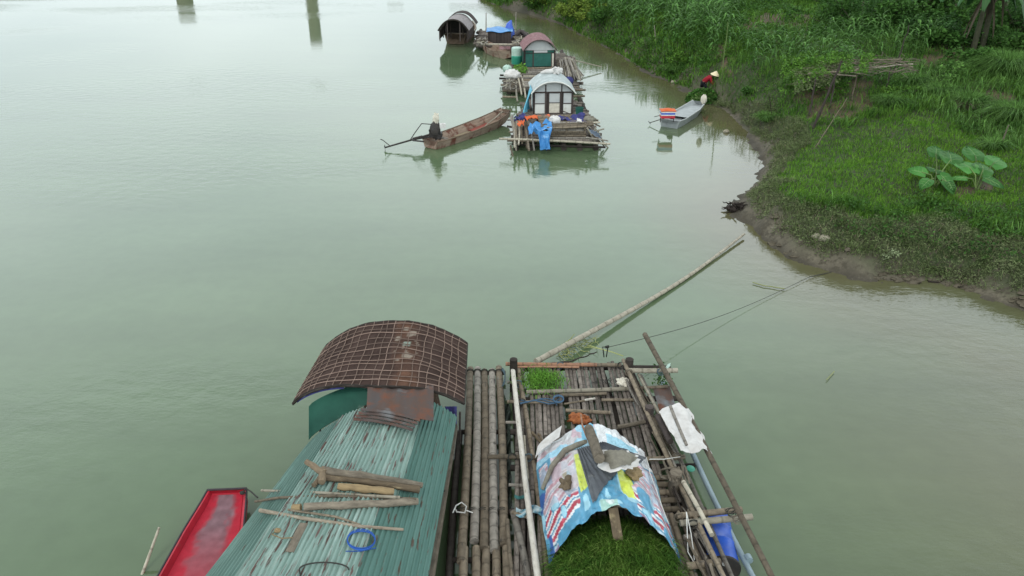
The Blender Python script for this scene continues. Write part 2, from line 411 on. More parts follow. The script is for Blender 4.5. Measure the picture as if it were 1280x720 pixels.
def inpoly(x, y, poly):
    x = np.asarray(x); y = np.asarray(y); r = np.zeros(x.shape, bool); j = len(poly) - 1
    for i in range(len(poly)):
        xi, yi = poly[i][0], poly[i][1]; xj, yj = poly[j][0], poly[j][1]
        c = ((yi > y) != (yj > y)) & (x < (xj - xi) * (y - yi) / (yj - yi + 1e-12) + xi)
        r ^= c; j = i
    return r

# ---------------------------------------------------------------- terrain
SH_PX = [(560, -34), (585, -16), (606, 2), (625, 9), (650, 14), (672, 21), (700, 30), (722, 43), (748, 55), (775, 70), (805, 90), (835, 103),
         (855, 112), (868, 124), (886, 132), (902, 139), (922, 158), (940, 177), (950, 192), (953, 207), (944, 225), (930, 240), (917, 255),
         (920, 268), (938, 281), (955, 300), (985, 322), (1025, 336), (1062, 346), (1110, 353), (1160, 357), (1215, 368), (1285, 390), (1400, 425), (1600, 470), (2100, 560)]
SH = [P(x, y, 0) for x, y in SH_PX]
SHX = np.array([(p.x, p.y) for p in SH])
LAND = [(p.x, p.y) for p in SH] + [(90, SH[-1].y), (140, 60), (140, 260), (SH[0].x + 20, 260), (SH[0].x - 3, 170)]
FAR = [(-160, 84), (-75, 88), (-52, 91), (-40, 99), (-33, 125), (-20, 160), (-10, 260), (-160, 260)]
FARX = np.array(FAR[:7])
def sdist(x, y, line, poly):
    x = np.asarray(x, float); y = np.asarray(y, float); best = np.full(x.shape, 1e9)
    for i in range(len(line) - 1):
        ax, ay = line[i]; bx, by = line[i + 1]; dx, dy = bx - ax, by - ay
        t = np.clip(((x - ax) * dx + (y - ay) * dy) / (dx * dx + dy * dy), 0, 1)
        best = np.minimum(best, np.hypot(x - ax - t * dx, y - ay - t * dy))
    return np.where(inpoly(x, y, poly), best, -best)
def terr(x, y, d=None):
    if d is None: d = sdist(x, y, SHX, LAND)
    d = d + (vnoise(x, y, 1.7, 5) - .5) * .55 + (vnoise(x, y, .9, 3) - .5) * .35 + (vnoise(x, y, .3, 4) - .5) * .12
    mudw = .12 + .75 * vnoise(x, y, 1.6, 8) ** 1.3
    e = np.maximum(d - mudw, 0)
    fy = np.clip((y - 31) / 12, 0, 1)
    h = np.where(d < 0, d * .6, np.minimum(d, mudw) * .16) + (.75 + 1.35 * fy) * (1 - np.exp(-e / (.55 + .9 * fy))) + .05 * np.maximum(d, 0)
    h += np.clip(1.3 - np.abs(d - .5), 0, 1) * (vnoise(x, y, .22, 9) - .5) * .10
    h += (vnoise(x, y, 2.4, 1) - .5) * .35 * np.clip(e, 0, 1) + (vnoise(x, y, .55, 2) - .5) * .10 * np.clip(d * 2, 0, 1)
    h += (vnoise(x, y, .16, 6) - .5) * .035 * np.clip(d * 3, 0, 1)
    return h
def G(px, py):
    h = .8
    for _ in range(14):
        p = P(px, py, h); h = .5 * h + .5 * float(terr(np.array([p.x]), np.array([p.y]))[0])
    return P(px, py, h)
def zt(x, y): return float(terr(np.array([x]), np.array([y]))[0])

DIRT = [[(925, 22), (980, 12), (1030, 20), (1030, 44), (1000, 58), (950, 56), (925, 42)], [(1140, 60), (1195, 60), (1200, 80), (1140, 84)],
        [(1005, 108), (1080, 100), (1078, 135), (1010, 145)], [(1175, 228), (1240, 226), (1245, 240), (1180, 243)], [(898, 52), (930, 60), (925, 92), (905, 88)],
        [(1235, 110), (1262, 120), (1250, 150), (1225, 140)]]
LAWN = [(940, 196), (1010, 165), (1060, 150), (1160, 140), (1215, 170), (1290, 185), (1290, 262), (1150, 262), (1060, 262), (1000, 268), (930, 248), (925, 228)]
def make_ground():
    # one graded sheet per axis, fine near the camera
    xs = np.concatenate([np.linspace(-14, 2, 60), np.arange(2.12, 24, .12), np.linspace(24.3, 45, 60), np.linspace(46, 140, 40)])
    ys = np.concatenate([np.linspace(4, 13, 20), np.arange(13.15, 34, .15), np.linspace(34.3, 70, 110), np.linspace(71, 260, 60)])
    X, Y = np.meshgrid(xs, ys, indexing='ij')
    D = sdist(X, Y, SHX, LAND); Z = terr(X, Y, D)
    Z = np.maximum(Z, -2.5)
    n, m = X.shape
    V = np.stack([X, Y, Z], 2).reshape(-1, 3)
    idx = np.arange(n * m).reshape(n, m)
    keep = (D[:-1, :-1] > -3)
    f = np.stack([idx[:-1, :-1], idx[1:, :-1], idx[1:, 1:], idx[:-1, 1:]], 2)[keep]
    o = fastmesh('river_bank', V, [f], np.zeros_like(V), GM, loc=(0, 0, 0))
    px, py = proj(X, Y, Z)
    mud = np.clip(1.25 - D * 1.0 + (vnoise(X, Y, .8, 12) - .5) * .9, 0, 1)
    dirt = np.zeros_like(X)
    px = px + (vnoise(X, Y, 1.3, 44) - .5) * 46; py = py + (vnoise(X, Y, 1.1, 45) - .5) * 22
    for d in DIRT: dirt = np.maximum(dirt, inpoly(px, py, d).astype(float))
    dirt *= np.clip(vnoise(X, Y, .6, 13) * 2.2 - .2, 0, 1)
    wet = np.clip(1 - D * 4, 0, 1)
    col = np.zeros((n, m, 4)); col[..., 3] = 1
    soil = np.array([.03, .05, .014]); mudc = np.array([.115, .10, .072]); dc = np.array([.105, .072, .042])
    nz = (.75 + .5 * vnoise(X, Y, .35, 14))[..., None]
    c = soil * (1 - mud[..., None]) + mudc * mud[..., None]
    c = c * (1 - dirt[..., None]) + dc * dirt[..., None]
    c = c * nz * (1 - .5 * wet[..., None])
    col[..., :3] = c
    a = o.data.attributes.new('Col', 'FLOAT_COLOR', 'POINT'); a.data.foreach_set('color', col.astype(np.float32).ravel())
    o.data.polygons.foreach_set('use_smooth', [True] * len(o.data.polygons))
    tag(o, 'muddy green river bank along the right side', 'river bank', kind='structure')
    return o
GM = mat('bank soil', (.1, .1, .1), None, .85, 9, spot=((.06, .052, .036), 5, .50, .62), spot2=((.13, .115, .08), 9, .62, .70), coord='obj', vcol=True, bump=1.0, rnd=0, spec=.3, detail=8)
GM2 = mat("mud clod", (.115, .10, .072), (.07, .06, .042), .85, 6, coord="obj", bump=.8, rnd=0)
make_ground()
def make_far():
    xs = np.linspace(-160, -8, 60); ys = np.linspace(80, 260, 60)
    X, Y = np.meshgrid(xs, ys, indexing='ij'); D = sdist(X, Y, FARX, FAR); Z = np.clip(np.where(D < 0, D * .5, 1.2 * (1 - np.exp(-D / 2)) + D * .05), -2, 6)
    V = np.stack([X, Y, Z], 2).reshape(-1, 3); idx = np.arange(3600).reshape(60, 60)
    f = np.stack([idx[:-1, :-1], idx[1:, :-1], idx[1:, 1:], idx[:-1, 1:]], 2).reshape(-1, 4)
    o = fastmesh('far_bank', V, [f], np.zeros_like(V), mat('far bank soil', (.05, .085, .03), (.10, .10, .05), .9, .3, coord='obj', rnd=0), loc=(0, 0, 0))
    tag(o, 'far bank across the river', 'far bank', kind='structure')
make_far()

# ---------------------------------------------------------------- water
def make_water():
    xs = np.concatenate([[-600, -300, -150], np.linspace(-90, -22, 20), np.arange(-20, 30, .5), [60, 150, 300, 600]])
    ys = np.concatenate([[-60, -20], np.arange(0, 70, .5), np.linspace(72, 140, 20), [200, 400, 900]])
    X, Y = np.meshgrid(xs, ys, indexing='ij'); D = sdist(X, Y, SHX, LAND); n, m = X.shape
    V = np.stack([X, Y, 0 * X], 2).reshape(-1, 3); idx = np.arange(n * m).reshape(n, m)
    f = np.stack([idx[:-1, :-1], idx[1:, :-1], idx[1:, 1:], idx[:-1, 1:]], 2).reshape(-1, 4)
    m_ = bpy.data.materials.new('river water'); m_.use_nodes = True; nt = m_.node_tree; N = nt.nodes; L = nt.links
    b = N['Principled BSDF']; b.inputs['Roughness'].default_value = .05; b.inputs['IOR'].default_value = 1.42
    b.inputs['Specular IOR Level'].default_value = .5
    at = N.new('ShaderNodeAttribute'); at.attribute_name = 'tc'; sp = N.new('ShaderNodeSeparateXYZ'); L.new(at.outputs['Vector'], sp.inputs[0])
    tco = N.new('ShaderNodeTexCoord')
    def noise(sc, det, st=(1, 1, 1), rot=0):
        mp = N.new('ShaderNodeMapping'); mp.inputs['Scale'].default_value = st; mp.inputs['Rotation'].default_value = (0, 0, rot)
        L.new(tco.outputs['Object'], mp.inputs[0])
        n = N.new('ShaderNodeTexNoise'); n.inputs['Scale'].default_value = sc; n.inputs['Detail'].default_value = det; L.new(mp.outputs[0], n.inputs['Vector']); return n.outputs[0]
    def mr(v, a, bb, c=0, d=1):
        r = N.new('ShaderNodeMapRange'); r.inputs[1].default_value = a; r.inputs[2].default_value = bb; r.inputs[3].default_value = c; r.inputs[4].default_value = d
        L.new(v, r.inputs[0]); return r.outputs[0]
    def mth(op, a, bb):
        r = N.new('ShaderNodeMath'); r.operation = op
        for i, q in enumerate((a, bb)):
            if isinstance(q, (int, float)): r.inputs[i].default_value = q
            else: L.new(q, r.inputs[i])
        return r.outputs[0]
    mx = N.new('ShaderNodeMix'); mx.data_type = 'RGBA'
    mx.inputs[6].default_value = (*WATER_DEEP, 1); mx.inputs[7].default_value = (*WATER_SHALLOW_SHADED, 1)
    patch = noise(.09, 3)
    L.new(mth('MULTIPLY', sp.outputs[0], mr(patch, .3, .6, .7, 1.1)), mx.inputs[0]); silt = mr(noise(.35, 5, (.35, 1.4, 1), .35), .3, .7, .92, 1.10); silt2 = mth('MULTIPLY', silt, mr(noise(2.2, 5), .3, .7, .96, 1.05))
    vm = N.new('ShaderNodeVectorMath'); vm.operation = 'SCALE'; L.new(mx.outputs[2], vm.inputs[0]); L.new(silt2, vm.inputs['Scale']); L.new(vm.outputs[0], b.inputs['Base Color'])
    ripple = mth('ADD', mth('MULTIPLY', noise(1.6, 3, (1, 1.6, 1), .3), .7), mth('MULTIPLY', noise(7, 2, (1, 2.0, 1), -.2), .16))
    breeze = mr(noise(.055, 2, (.6, 1.6, 1), .25), .50, .60)
    st = mth('ADD', mth('MULTIPLY', breeze, .24), .035)
    bp = N.new('ShaderNodeBump'); bp.inputs['Distance'].default_value = .12
    L.new(st, bp.inputs['Strength']); L.new(ripple, bp.inputs['Height']); L.new(bp.outputs[0], b.inputs['Normal'])
    tc = np.zeros((n * m, 3)); shallow = np.clip(1.15 - (-D) / 3.6, 0, 1) + .85 * np.clip((X - 2.5 - Y * .1) / 7, 0, 1) * np.clip((22 - Y) / 6, 0, 1)  # weight of the brown shallows and the bank shade painted into the water
    tc[:, 0] = np.clip(shallow, 0, 1).ravel()
    o = fastmesh('river_water', V, [f], tc, m_, loc=(0, 0, 0))
    tag(o, 'calm murky green river water', 'river', kind='structure')
WATER_DEEP = (.090, .133, .070); WATER_SHALLOW_SHADED = (.095, .086, .043)  # second tone: brown shallows, darkened to stand in for the bank's reflection
make_water()
# ---------------------------------------------------------------- hulls
def hull(A, B, st, sheer=None):
    """st: list of (s, halfwidth top, halfwidth bottom, z bottom, z top, z floor); returns MB of a hollow shell"""
    A, B = Vector(A), Vector(B); d = B - A; d.z = 0; sd = Vector((d.y, -d.x, 0)).normalized()
    mb = MB(); vs, tcs, fs = [], [], []; th = .045
    for s_, wt, wb, zb, zt_, zf in st:
        c = A + d * s_
        pr = [(-wt, zt_), (-wb, zb), (wb, zb), (wt, zt_), (wt - th, zt_), (max(wb - th, .02), zf), (-max(wb - th, .02), zf), (-wt + th, zt_)]
        for k, (o, z) in enumerate(pr):
            p = c + sd * o; vs.append((p.x, p.y, z)); tcs.append((s_ * d.length, k * .25, .5))
    m = len(st)
    for i in range(m - 1):
        for k in range(8):
            fs.append((i * 8 + k, i * 8 + (k + 1) % 8, (i + 1) * 8 + (k + 1) % 8, (i + 1) * 8 + k))
    fs.append((0, 1, 2, 3)); fs.append((7, 6, 5, 4)); e = (m - 1) * 8
    fs += [(e + 3, e + 2, e + 1, e), (e + 4, e + 5, e + 6, e + 7)]
    # solid end boards
    fs += [(0, 3, 4, 7), (e, e + 7, e + 4, e + 3)]
    mb._add(vs, fs, tcs); return mb
def hull_edge(A, B, st, side, lift=.01):
    A, B = Vector(A), Vector(B); d = B - A; d.z = 0; sd = Vector((d.y, -d.x, 0)).normalized()
    return [Vector(((A + d * q[0] + sd * side * q[1]).x, (A + d * q[0] + sd * side * q[1]).y, q[4] + lift)) for q in st]

# ---------------------------------------------------------------- near covered boat
Z_E = 1.15
L0, R0 = P(384, 556, Z_E), P(570, 528, Z_E); L1, R1 = P(260, 716, Z_E), P(536, 716, Z_E)
def ext(a, b, k): return a + (b - a) * k
def roofpt(s, t, lift=0.0, corr=True):
    """s along the boat from the front, t across 0..1"""
    l = ext(L0, L1, s); r = ext(R0, R1, s)
    a = (t - .5) * 2
    z = .62 * (1 - abs(a) ** 2.5)
    p = l.lerp(r, t); ln = t * 44 * 2 * math.pi
    return Vector((p.x, p.y, p.z + z + lift + (.017 * math.sin(ln) if corr else 0)))
cb = thing('covered_boat', 'large covered boat with green corrugated roof and dark woven bow canopy, nearest the camera', 'covered boat', (L0 + R1) / 2 * Vector((1, 1, 0)) if False else Vector(((L0.x + R1.x) / 2, (L0.y + R1.y) / 2, 0)))
ctr0 = (L0 + R0) / 2; ctr1 = (L1 + R1) / 2
bdir = (ctr0 - ctr1).normalized()
hb = ctr1 - bdir * 3.2; hf = ctr0 + bdir * 2.3; hb.z = hf.z = 0
hull(hb, hf, [(0, .9, .7, -.1, .75, .15), (.15, 1.15, .95, -.15, .7, .1), (.5, 1.2, 1.0, -.15, .68, .1), (.75, 1.05, .85, -.15, .7, .1), (.9, .75, .5, -.05, .8, .15), (1, .4, .2, .2, .95, .35)]).build('hull', M_wood, cb, False)
NS = 40
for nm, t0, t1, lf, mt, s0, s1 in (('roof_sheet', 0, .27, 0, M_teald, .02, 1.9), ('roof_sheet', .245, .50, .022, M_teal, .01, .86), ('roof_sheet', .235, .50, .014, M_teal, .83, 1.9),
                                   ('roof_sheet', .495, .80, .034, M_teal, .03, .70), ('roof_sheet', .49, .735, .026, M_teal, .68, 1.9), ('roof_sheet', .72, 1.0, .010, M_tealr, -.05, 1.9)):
    g = MB(); nn = int((t1 - t0) * 44 * 7)
    g.grid(lambda u, v: roofpt(s0 + (s1 - s0) * u, t0 + (t1 - t0) * v, lf + .006 * math.sin(u * 23 + v * 5)), 30, nn, .006)
    g.build(nm, mt, cb)
# roof ribs inside and end posts
for s in (0.0, .5, 1.0, 1.5):
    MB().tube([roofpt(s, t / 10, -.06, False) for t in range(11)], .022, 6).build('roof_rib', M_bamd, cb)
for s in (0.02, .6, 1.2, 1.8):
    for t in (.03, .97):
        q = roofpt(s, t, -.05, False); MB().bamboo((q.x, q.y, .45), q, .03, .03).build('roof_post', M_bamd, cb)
# gunwale beam on the right, wood battens on the left
MB().beam(P(569, 534, .95), ext(P(569, 534, .95), P(540, 716, .95), 1.8), .09, .10).build('side_beam', M_logg, cb, False)
MB().bamboo(P(331, 640, 1.42), P(294, 716, 1.42), .032, .03).build('batten', M_logg, cb)
# woven cap over the bow
CL, CR = P(366, 504, 1.28), P(580, 505, 1.28)
coff = Vector((.22, 1.70, 0)) ; coff2 = Vector((-.04, 2.02, 0))
def cappt(u, v, lift=0.0):
    """u: near to far; v across"""
    a = CL + coff * u * 1.0; b = CR + coff2 * u
    p = a.lerp(b, v); vv = v ** .86; q = (vv - .5) * 2
    z = .62 * (1 - abs(q) ** (2.0 if q < 0 else 2.5)) + .035 * math.sin(v * 9 + u * 3) * (1 - u) + (.22 + .05 * u) * u * .5
    bow = .28 * (1 - q * q) * (1 - u)
    return Vector((p.x, p.y - bow, p.z + z + lift))
def capcol(u, v):
    k = .75 + .5 * vnoise(u * 9, v * 14, 1, 20)
    c = np.array([.056, .036, .030]) * k
    bandc = .60 + .07 * (1 - u)
    n_ = vnoise(u * 7, v * 12, 1, 21); n2 = vnoise(u * 16, v * 30, 1, 22)
    w = max(0, 1 - (abs(v - bandc) / .095) ** 2) * min(1, max(0, 1.5 * n_ + .15))
    rust = np.array([.125, .066, .044]) * (.7 + .6 * n2)
    c = c * (1 - w) + rust * w
    if w > .3 and n2 > .56 and .35 < u < .9: c = np.array([.24, .20, .16]) * (.7 + .5 * n2)
    if abs(v - .63) < .022 and abs(u - .62) < .035: c = np.array([.24, .29, .24])
    return c
g = MB(); g.grid(lambda u, v: cappt(u, v, .008 * math.sin(v * 60) * math.sin(u * 40)), 60, 90, .035, capcol); canopy_o = g.build('canopy', M_cap, cb)
for k in range(18):
    v0 = .045 + .91 * k / 17 + rng.uniform(-.008, .008); kk = .02 * rng.uniform(-1, 1)
    MB().tube([cappt(u / 12, min(.99, max(.01, v0 + kk * (u / 12 - .5) + .004 * math.sin(u * 1.3 + k))), .012) for u in range(13)], .009, 5).build('canopy_lath', M_lath, canopy_o)
for k in range(12):
    u0 = .06 + .88 * k / 11 + rng.uniform(-.015, .015)
    MB().tube([cappt(min(.99, max(.01, u0 + .012 * math.sin(v * .5 + k))), v / 30, .024) for v in range(31)], .009, 5).build('canopy_lath', M_lath, canopy_o)
for u0 in (0.0, 1.0):
    e = MB()
    for q in range(3): e.tube([cappt(u0, v / 30, -.012 * q) + Vector((0, rng.uniform(-.012, .012), rng.uniform(-.008, .008))) for v in range(31)], .02, 6)
    e.build('canopy_rim', M_bamd, canopy_o)
for v0 in (0.0, 1.0): MB().tube([cappt(u / 10, v0, -.01) for u in range(11)], .022, 6).build('canopy_rim', M_bamd, canopy_o)
# green curved panel, rusty sheet and folded sheet under the cap
g = MB(); g.grid(lambda u, v: P(386 + 76 * v, 550 - 46 * v ** .75 - 42 * u * (1 - .30 * v), 1.16 + .42 * v + .28 * u), 8, 20, .012); g.build('green_panel', M_greenp, cb)
g = MB(); g.grid(lambda u, v: P(458 + 2 * u + (84 - 2 * u) * v, 514 - 40 * u + 12 * v * (1 - u), 1.90 - .06 * u - .06 * v - .10 * u * v + .01 * math.sin(v * 30)), 8, 40, .008); g.build('rusty_sheet', M_rust, cb)
fo = MB()
for k in range(4):
    fo.grid(lambda u, v: P(451 + 74 * v - 3 * k, 513 + 4.0 * k + 14 * v - 6 * math.sin(v * 3) * .5 - 3.0 * u, 1.955 - .012 * k - .08 * v + .012 * math.sin(v * 13 + k)), 3, 24, .012)
fo.build('folded_sheet', M_rust, cb)
MB().grid(lambda u, v: P(556 + 15 * v, 508 + 42 * u * (1 - .3 * v), 1.20 - .3 * u + .04 * math.sin(v * 9)), 8, 10, .01).build('blue_cover', M_purple, cb)
MB().grid(lambda u, v: cappt(.01 - .0 * u, .03 + .3 * v, -.05 - .035 * u) + Vector((0, -.02, 0)), 2, 16, .01).build('blue_strip', M_purple, cb)
for q in (P(398, 512, 1.3), P(575, 515, 1.2)): MB().bamboo(q, q + Vector((-.02, -.05, -.7)), .02).build('canopy_post', M_bamd, cb)

def RZ(x, y, lift=0.03):
    """point on the green roof seen at pixel (x, y)"""
    h = 1.6
    for _ in range(20):
        p = P(x, y, h)
        # s and t by projecting on the roof frame
        s = .5
        for _ in range(4):
            l = ext(L0, L1, s); r = ext(R0, R1, s); ax = (r - l); ax.z = 0
            t = max(0, min(1, (Vector((p.x - l.x, p.y - l.y, 0))).dot(ax) / ax.length_squared))
            c = l.lerp(r, t); dd = (ext(L0, L1, 1.0).lerp(ext(R0, R1, 1.0), t) - L0.lerp(R0, t)); s += Vector((p.x - c.x, p.y - c.y, 0)).dot(dd) / dd.length_squared
        h = .5 * h + .5 * roofpt(s, t, lift, False).z
    return P(x, y, h)
def roof_pole(name, label, cat, pts, r0, r1, m, lift=.05, crook=True, group=None, n=9):
    mb = MB(); ps_ = [RZ(x, y, l if (l := (q[2] if len(q := (x, y, *rest)) > 2 else lift)) else lift) for x, y, *rest in pts]
    # straight objects rest on the highest point: raise a chord above the roof arch
    rr = [r0 + (r1 - r0) * i / (len(ps_) - 1) for i in range(len(ps_))]
    if crook:
        fine = []; fr_ = []
        for i in range(len(ps_) - 1):
            for k in range(4):
                u = k / 4; fine.append(ps_[i].lerp(ps_[i + 1], u) + Vector((rng.uniform(-1, 1), rng.uniform(-1, 1), rng.uniform(-.5, .5))) * r0 * .16); fr_.append((rr[i] * (1 - u) + rr[i + 1] * u) * rng.uniform(.9, 1.12))
        fine.append(ps_[-1]); fr_.append(rr[-1]); mb.tube(fine, fr_, n, None, 1, True, .12)
    else: mb.tube(ps_, rr, n)
    o = mb.build(name, m); tag(o, label, cat, group); return o
roof_pole('log', 'long dark forked log, topmost of the firewood on the green roof', 'log', [(403, 588, .13), (450, 594, .16), (528, 607, .20)], .070, .045, M_logg, .16, group='logs on the green boat roof')
o = MB(); a = RZ(400, 596, .15); o.crooked(RZ(405, 592, .15), RZ(383, 577, .22), .06, .045); o.crooked(RZ(403, 594, .12), RZ(392, 607, .1), .05, .04); o.crooked(RZ(402, 603, .13), RZ(404, 586, .16), .06, .05)
tag(o.build('root_stump', M_log), 'stubby forked root end left of the firewood logs', 'root stump')
roof_pole('log', 'brown bent log just below the long forked log', 'log', [(408, 597, .1), (460, 602, .1), (524, 612, .16)], .050, .060, M_log, .1, group='logs on the green boat roof')
roof_pole('log', 'short bare yellow log among the dark firewood', 'log', [(422, 608, .1), (456, 611, .1), (492, 615, .1)], .055, .058, M_logy, .1, group='logs on the green boat roof')
roof_pole('log', 'thick straight grey log, lowest of the firewood logs', 'log', [(380, 634, .1), (440, 631, .09), (522, 627, .16)], .062, .052, M_logg, .1, group='logs on the green boat roof')
roof_pole('log', 'very short sawn log end at left of the lowest grey log', 'log', [(367, 634, .1), (376, 634, .1)], .056, .054, M_logy, .1, group='logs on the green boat roof')
roof_pole('bamboo_pole', 'thin straight bamboo pole reaching left from the firewood', 'bamboo pole', [(327, 613, .12), (400, 616, .06), (500, 622, .16)], .020, .026, M_bamp, .1, False)
roof_pole('bamboo_pole', 'bent brown stick just below the thin straight bamboo pole', 'stick', [(319, 627, .10), (350, 622, .06), (420, 620, .06), (520, 624, .2)], .018, .026, M_bam, .1, True)
roof_pole('wooden_batten', 'pale split batten slanting below the logs', 'batten', [(325, 638, .1), (380, 648, .05), (450, 658, .05), (504, 662, .07)], .032, .022, mat('pale split wood', (.46, .40, .31), (.24, .19, .14), .75, 5, (1.5, 1, 4)), .1, False)
roof_pole('wooden_batten', 'narrow brown batten lying against the pale split batten', 'batten', [(360, 637, .1), (420, 646, .05), (450, 656, .05)], .018, .018, M_bam, .1, False)
o = MB()
for k in range(5):
    rr = .27 + .02 * rng.random(); cx, cy = 452 + rng.uniform(-1, 1), 675 + rng.uniform(-1, 1)
    o.tube([RZ(cx + 17.5 * math.cos(a / 18 * 2 * math.pi + k), cy + 12.5 * math.sin(a / 18 * 2 * math.pi + k) * (1 - .04 * k), .04 + .008 * k) for a in range(19)], .008, 5, cap=False)
o.tube([RZ(470, 685, .04), RZ(450, 689, .04), RZ(432, 689, .04)], .007, 5)
tag(o.build('rope_coil', M_ropeb), 'small coil of blue rope lying on the green roof', 'rope coil')
o = MB(); o.tube([RZ(374 + 31 * (1 - math.cos(a / 12 * math.pi)), 712 - 9 * math.sin(a / 12 * math.pi), .06) for a in range(13)], .011, 5); o.tube([RZ(376, 722, .04), RZ(374, 712, .06)], .011, 5)
tag(o.build('cable_loop', M_rope), 'dark bent cable loop on the roof at the bottom edge', 'cable')
o = MB(); o.beam(RZ(380, 654, .035), RZ(362, 690, .03), .12, .014); tag(o.build('wood_shard', M_logg, smooth=False), 'flat grey wood shard lying on the left of the light roof sheets', 'wood shard')
o = MB(); o.tube([RZ(348, 661, .06), RZ(340, 668, .04), RZ(352, 673, .05), RZ(366, 672, .04)], .009, 5); o.blob(RZ(347, 663, .05), (.05, .04, .03)); tag(o.build('twig', M_logy), 'small twig with a brown tuft on the dull roof sheet', 'twig')

# ---------------------------------------------------------------- red boat
ra, rb = P(216, 790, .42), P(284, 613, .42)
rs = [(0, .62, .58, -.02, .42, .28), (.35, .60, .56, -.04, .38, .26), (.7, .50, .46, -.02, .38, .26), (.92, .39, .35, .05, .41, .3), (1, .345, .32, .12, .44, .36)]
rbt = thing('red_boat', 'narrow red metal boat with worn grey floor at the left of the green roof', 'boat', ((ra.x + rb.x) / 2, (ra.y + rb.y) / 2, 0))
hull(ra, rb, rs).build('hull', M_red, rbt, False)
def redcol(u, v):
    e = min(v, 1 - v) * 2 + .35 * (vnoise(u * 14, v * 5, 1, 101) - .5) + .2 * (vnoise(u * 40, v * 14, 1, 102) - .5); n_ = vnoise(u * 30, v * 10, 1, 103)
    k = min(1, max(0, (e - .28) / .3)) * min(1, max(.25, (u - .15) * 1.6)); a_ = np.array([.40, .022, .04]); b_ = np.array([.20, .115, .13]) * (.8 + .4 * n_)
    return a_ * (1 - k) + b_ * k
d_ = (rb - ra); d_.z = 0; sd_ = Vector((d_.y, -d_.x, 0)).normalized()
MB().grid(lambda u, v: (lambda c, w, zf: Vector((c.x, c.y, zf)) + sd_ * (v * 2 - 1) * w)(ra + d_ * (.01 + .975 * u), np.interp(.01 + .975 * u, [q[0] for q in rs], [q[2] for q in rs]) - .05, float(np.interp(.01 + .975 * u, [q[0] for q in rs], [q[5] for q in rs])) + .012), 60, 30, 0.0, redcol).build('floor', M_redfloor, rbt)
for s in (-1, 1): MB().tube(hull_edge(ra, rb, rs, s, 0), .018, 6).build('gunwale', M_rim, rbt)
MB().tube([hull_edge(ra, rb, rs, -1)[-1], hull_edge(ra, rb, rs, 1)[-1]], .02, 6).build('gunwale', M_rim, rbt)
MB().tube([P(268, 700, .16) , P(270, 684, .2)], .03, 7).build('strut', M_logy, rbt)
o = MB(); o.tube([P(303, 615, .47), P(308, 611, .5), P(313, 614, .55), P(322, 622, .95)], .013, 6); o.blob(P(303, 616, .47), (.05, .04, .03))
tag(o.build('mooring_rope', M_rope), 'short dark rope from the red boat to the green roof', 'rope')
o = MB(); o.bamboo(P(174, 728, -.1), P(199, 659, .5), .028, .02); tag(o.build('stake', M_bamp), 'thin pale stake standing in the water left of the red boat', 'stake')

# ---------------------------------------------------------------- narrow raft
nrf = thing('bamboo_raft', 'narrow raft of long bamboo poles between the covered boat and the wide raft', 'raft', P(602, 590, 0))
tops = [588, 597, 605.5, 615, 623.5]; bots = [583, 604, 620, 640, 655]
bots = [574, 590, 603, 616, 629]
for i, (a, b) in enumerate(zip(tops, bots)):
    y0 = 461 + rng.uniform(-2, 3); A = P(a, y0, .32); B = P(b + 2, 716, .32); B = ext(A, B, 1.5)
    m1 = ext(A, B, .62 + rng.uniform(-.06, .06))
    MB().bamboo(A, m1, .074, .078, 10, .006).build('bamboo_pole', [M_bam, M_bamg][i % 2], nrf)
    MB().bamboo(ext(A, B, .605) + Vector((.035, 0, -.02)), B + Vector((.03, 0, 0)), .07, .085, 10, .006).build('bamboo_pole', M_bam, nrf)
A = P(571, 560, .18); MB().bamboo(P(575, 540, .18), ext(P(575, 540, .18), P(566, 716, .18), 1.7), .06, .07, 10).build('bamboo_pole', M_bamd, nrf)
for y, x0, x1 in ((466, 580, 632), (540, 576, 634), (640, 570, 640), (700, 566, 644), (760, 560, 650)):
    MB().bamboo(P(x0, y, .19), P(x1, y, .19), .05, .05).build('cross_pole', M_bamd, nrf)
# lashings
for y in (466, 640):
    for a, b in zip(tops, bots):
        x = a + (b - a) * (y - 461) / 255; c = P(x, y, .32)
        for q in (-.02, .02): MB().tube([c + Vector((.085 * math.cos(t), q + .01 * math.sin(t), .085 * math.sin(t))) for t in np.linspace(0, 2 * math.pi, 13)], .008, 4, cap=False).build('lashing', M_rope, nrf)
o = MB(); o.tube([P(566, 641, .45), P(570, 632, .46), P(577, 628, .46), P(583, 633, .45), P(581, 641, .44), P(571, 640, .43), P(569, 636, .42)], .012, 6); o.tube([P(583, 638, .44), P(591, 641, .42)], .01, 5)
tag(o.build('knotted_cord', M_ropew), 'white cord knotted round the dark pole of the narrow raft', 'cord')
o = MB()
for k in range(4): o.tube([P(627 + 4.5 * math.cos(t + k), 470 + 10 * math.sin(t + k) + k, .34 + .01 * k) for t in np.linspace(0, 6, 14)], .012, 5)
o.tube([P(627, 478, .3), P(630, 500, .2), P(627, 520, .15)], .012, 5)
tag(o.build('rope_coil', M_ropeg), 'grey rope coiled at the far end between the two near rafts', 'rope coil')
# murky net / junk in the gap between rafts
g = MB(); g.grid(lambda u, v: P(627 + 10 * v + 2 * u, 505 + 135 * u, .10 + .05 * math.sin(u * 31 + v * 5) + .04 * math.cos(v * 9 + u * 50)), 60, 10, .02)
tag(g.build('fishing_net', mat('algae net', (.10, .125, .10), (.04, .05, .045), .9, 12, coord='obj', bump=1, rnd=0)), 'dark algae covered net hanging in the gap between the near rafts', 'net')

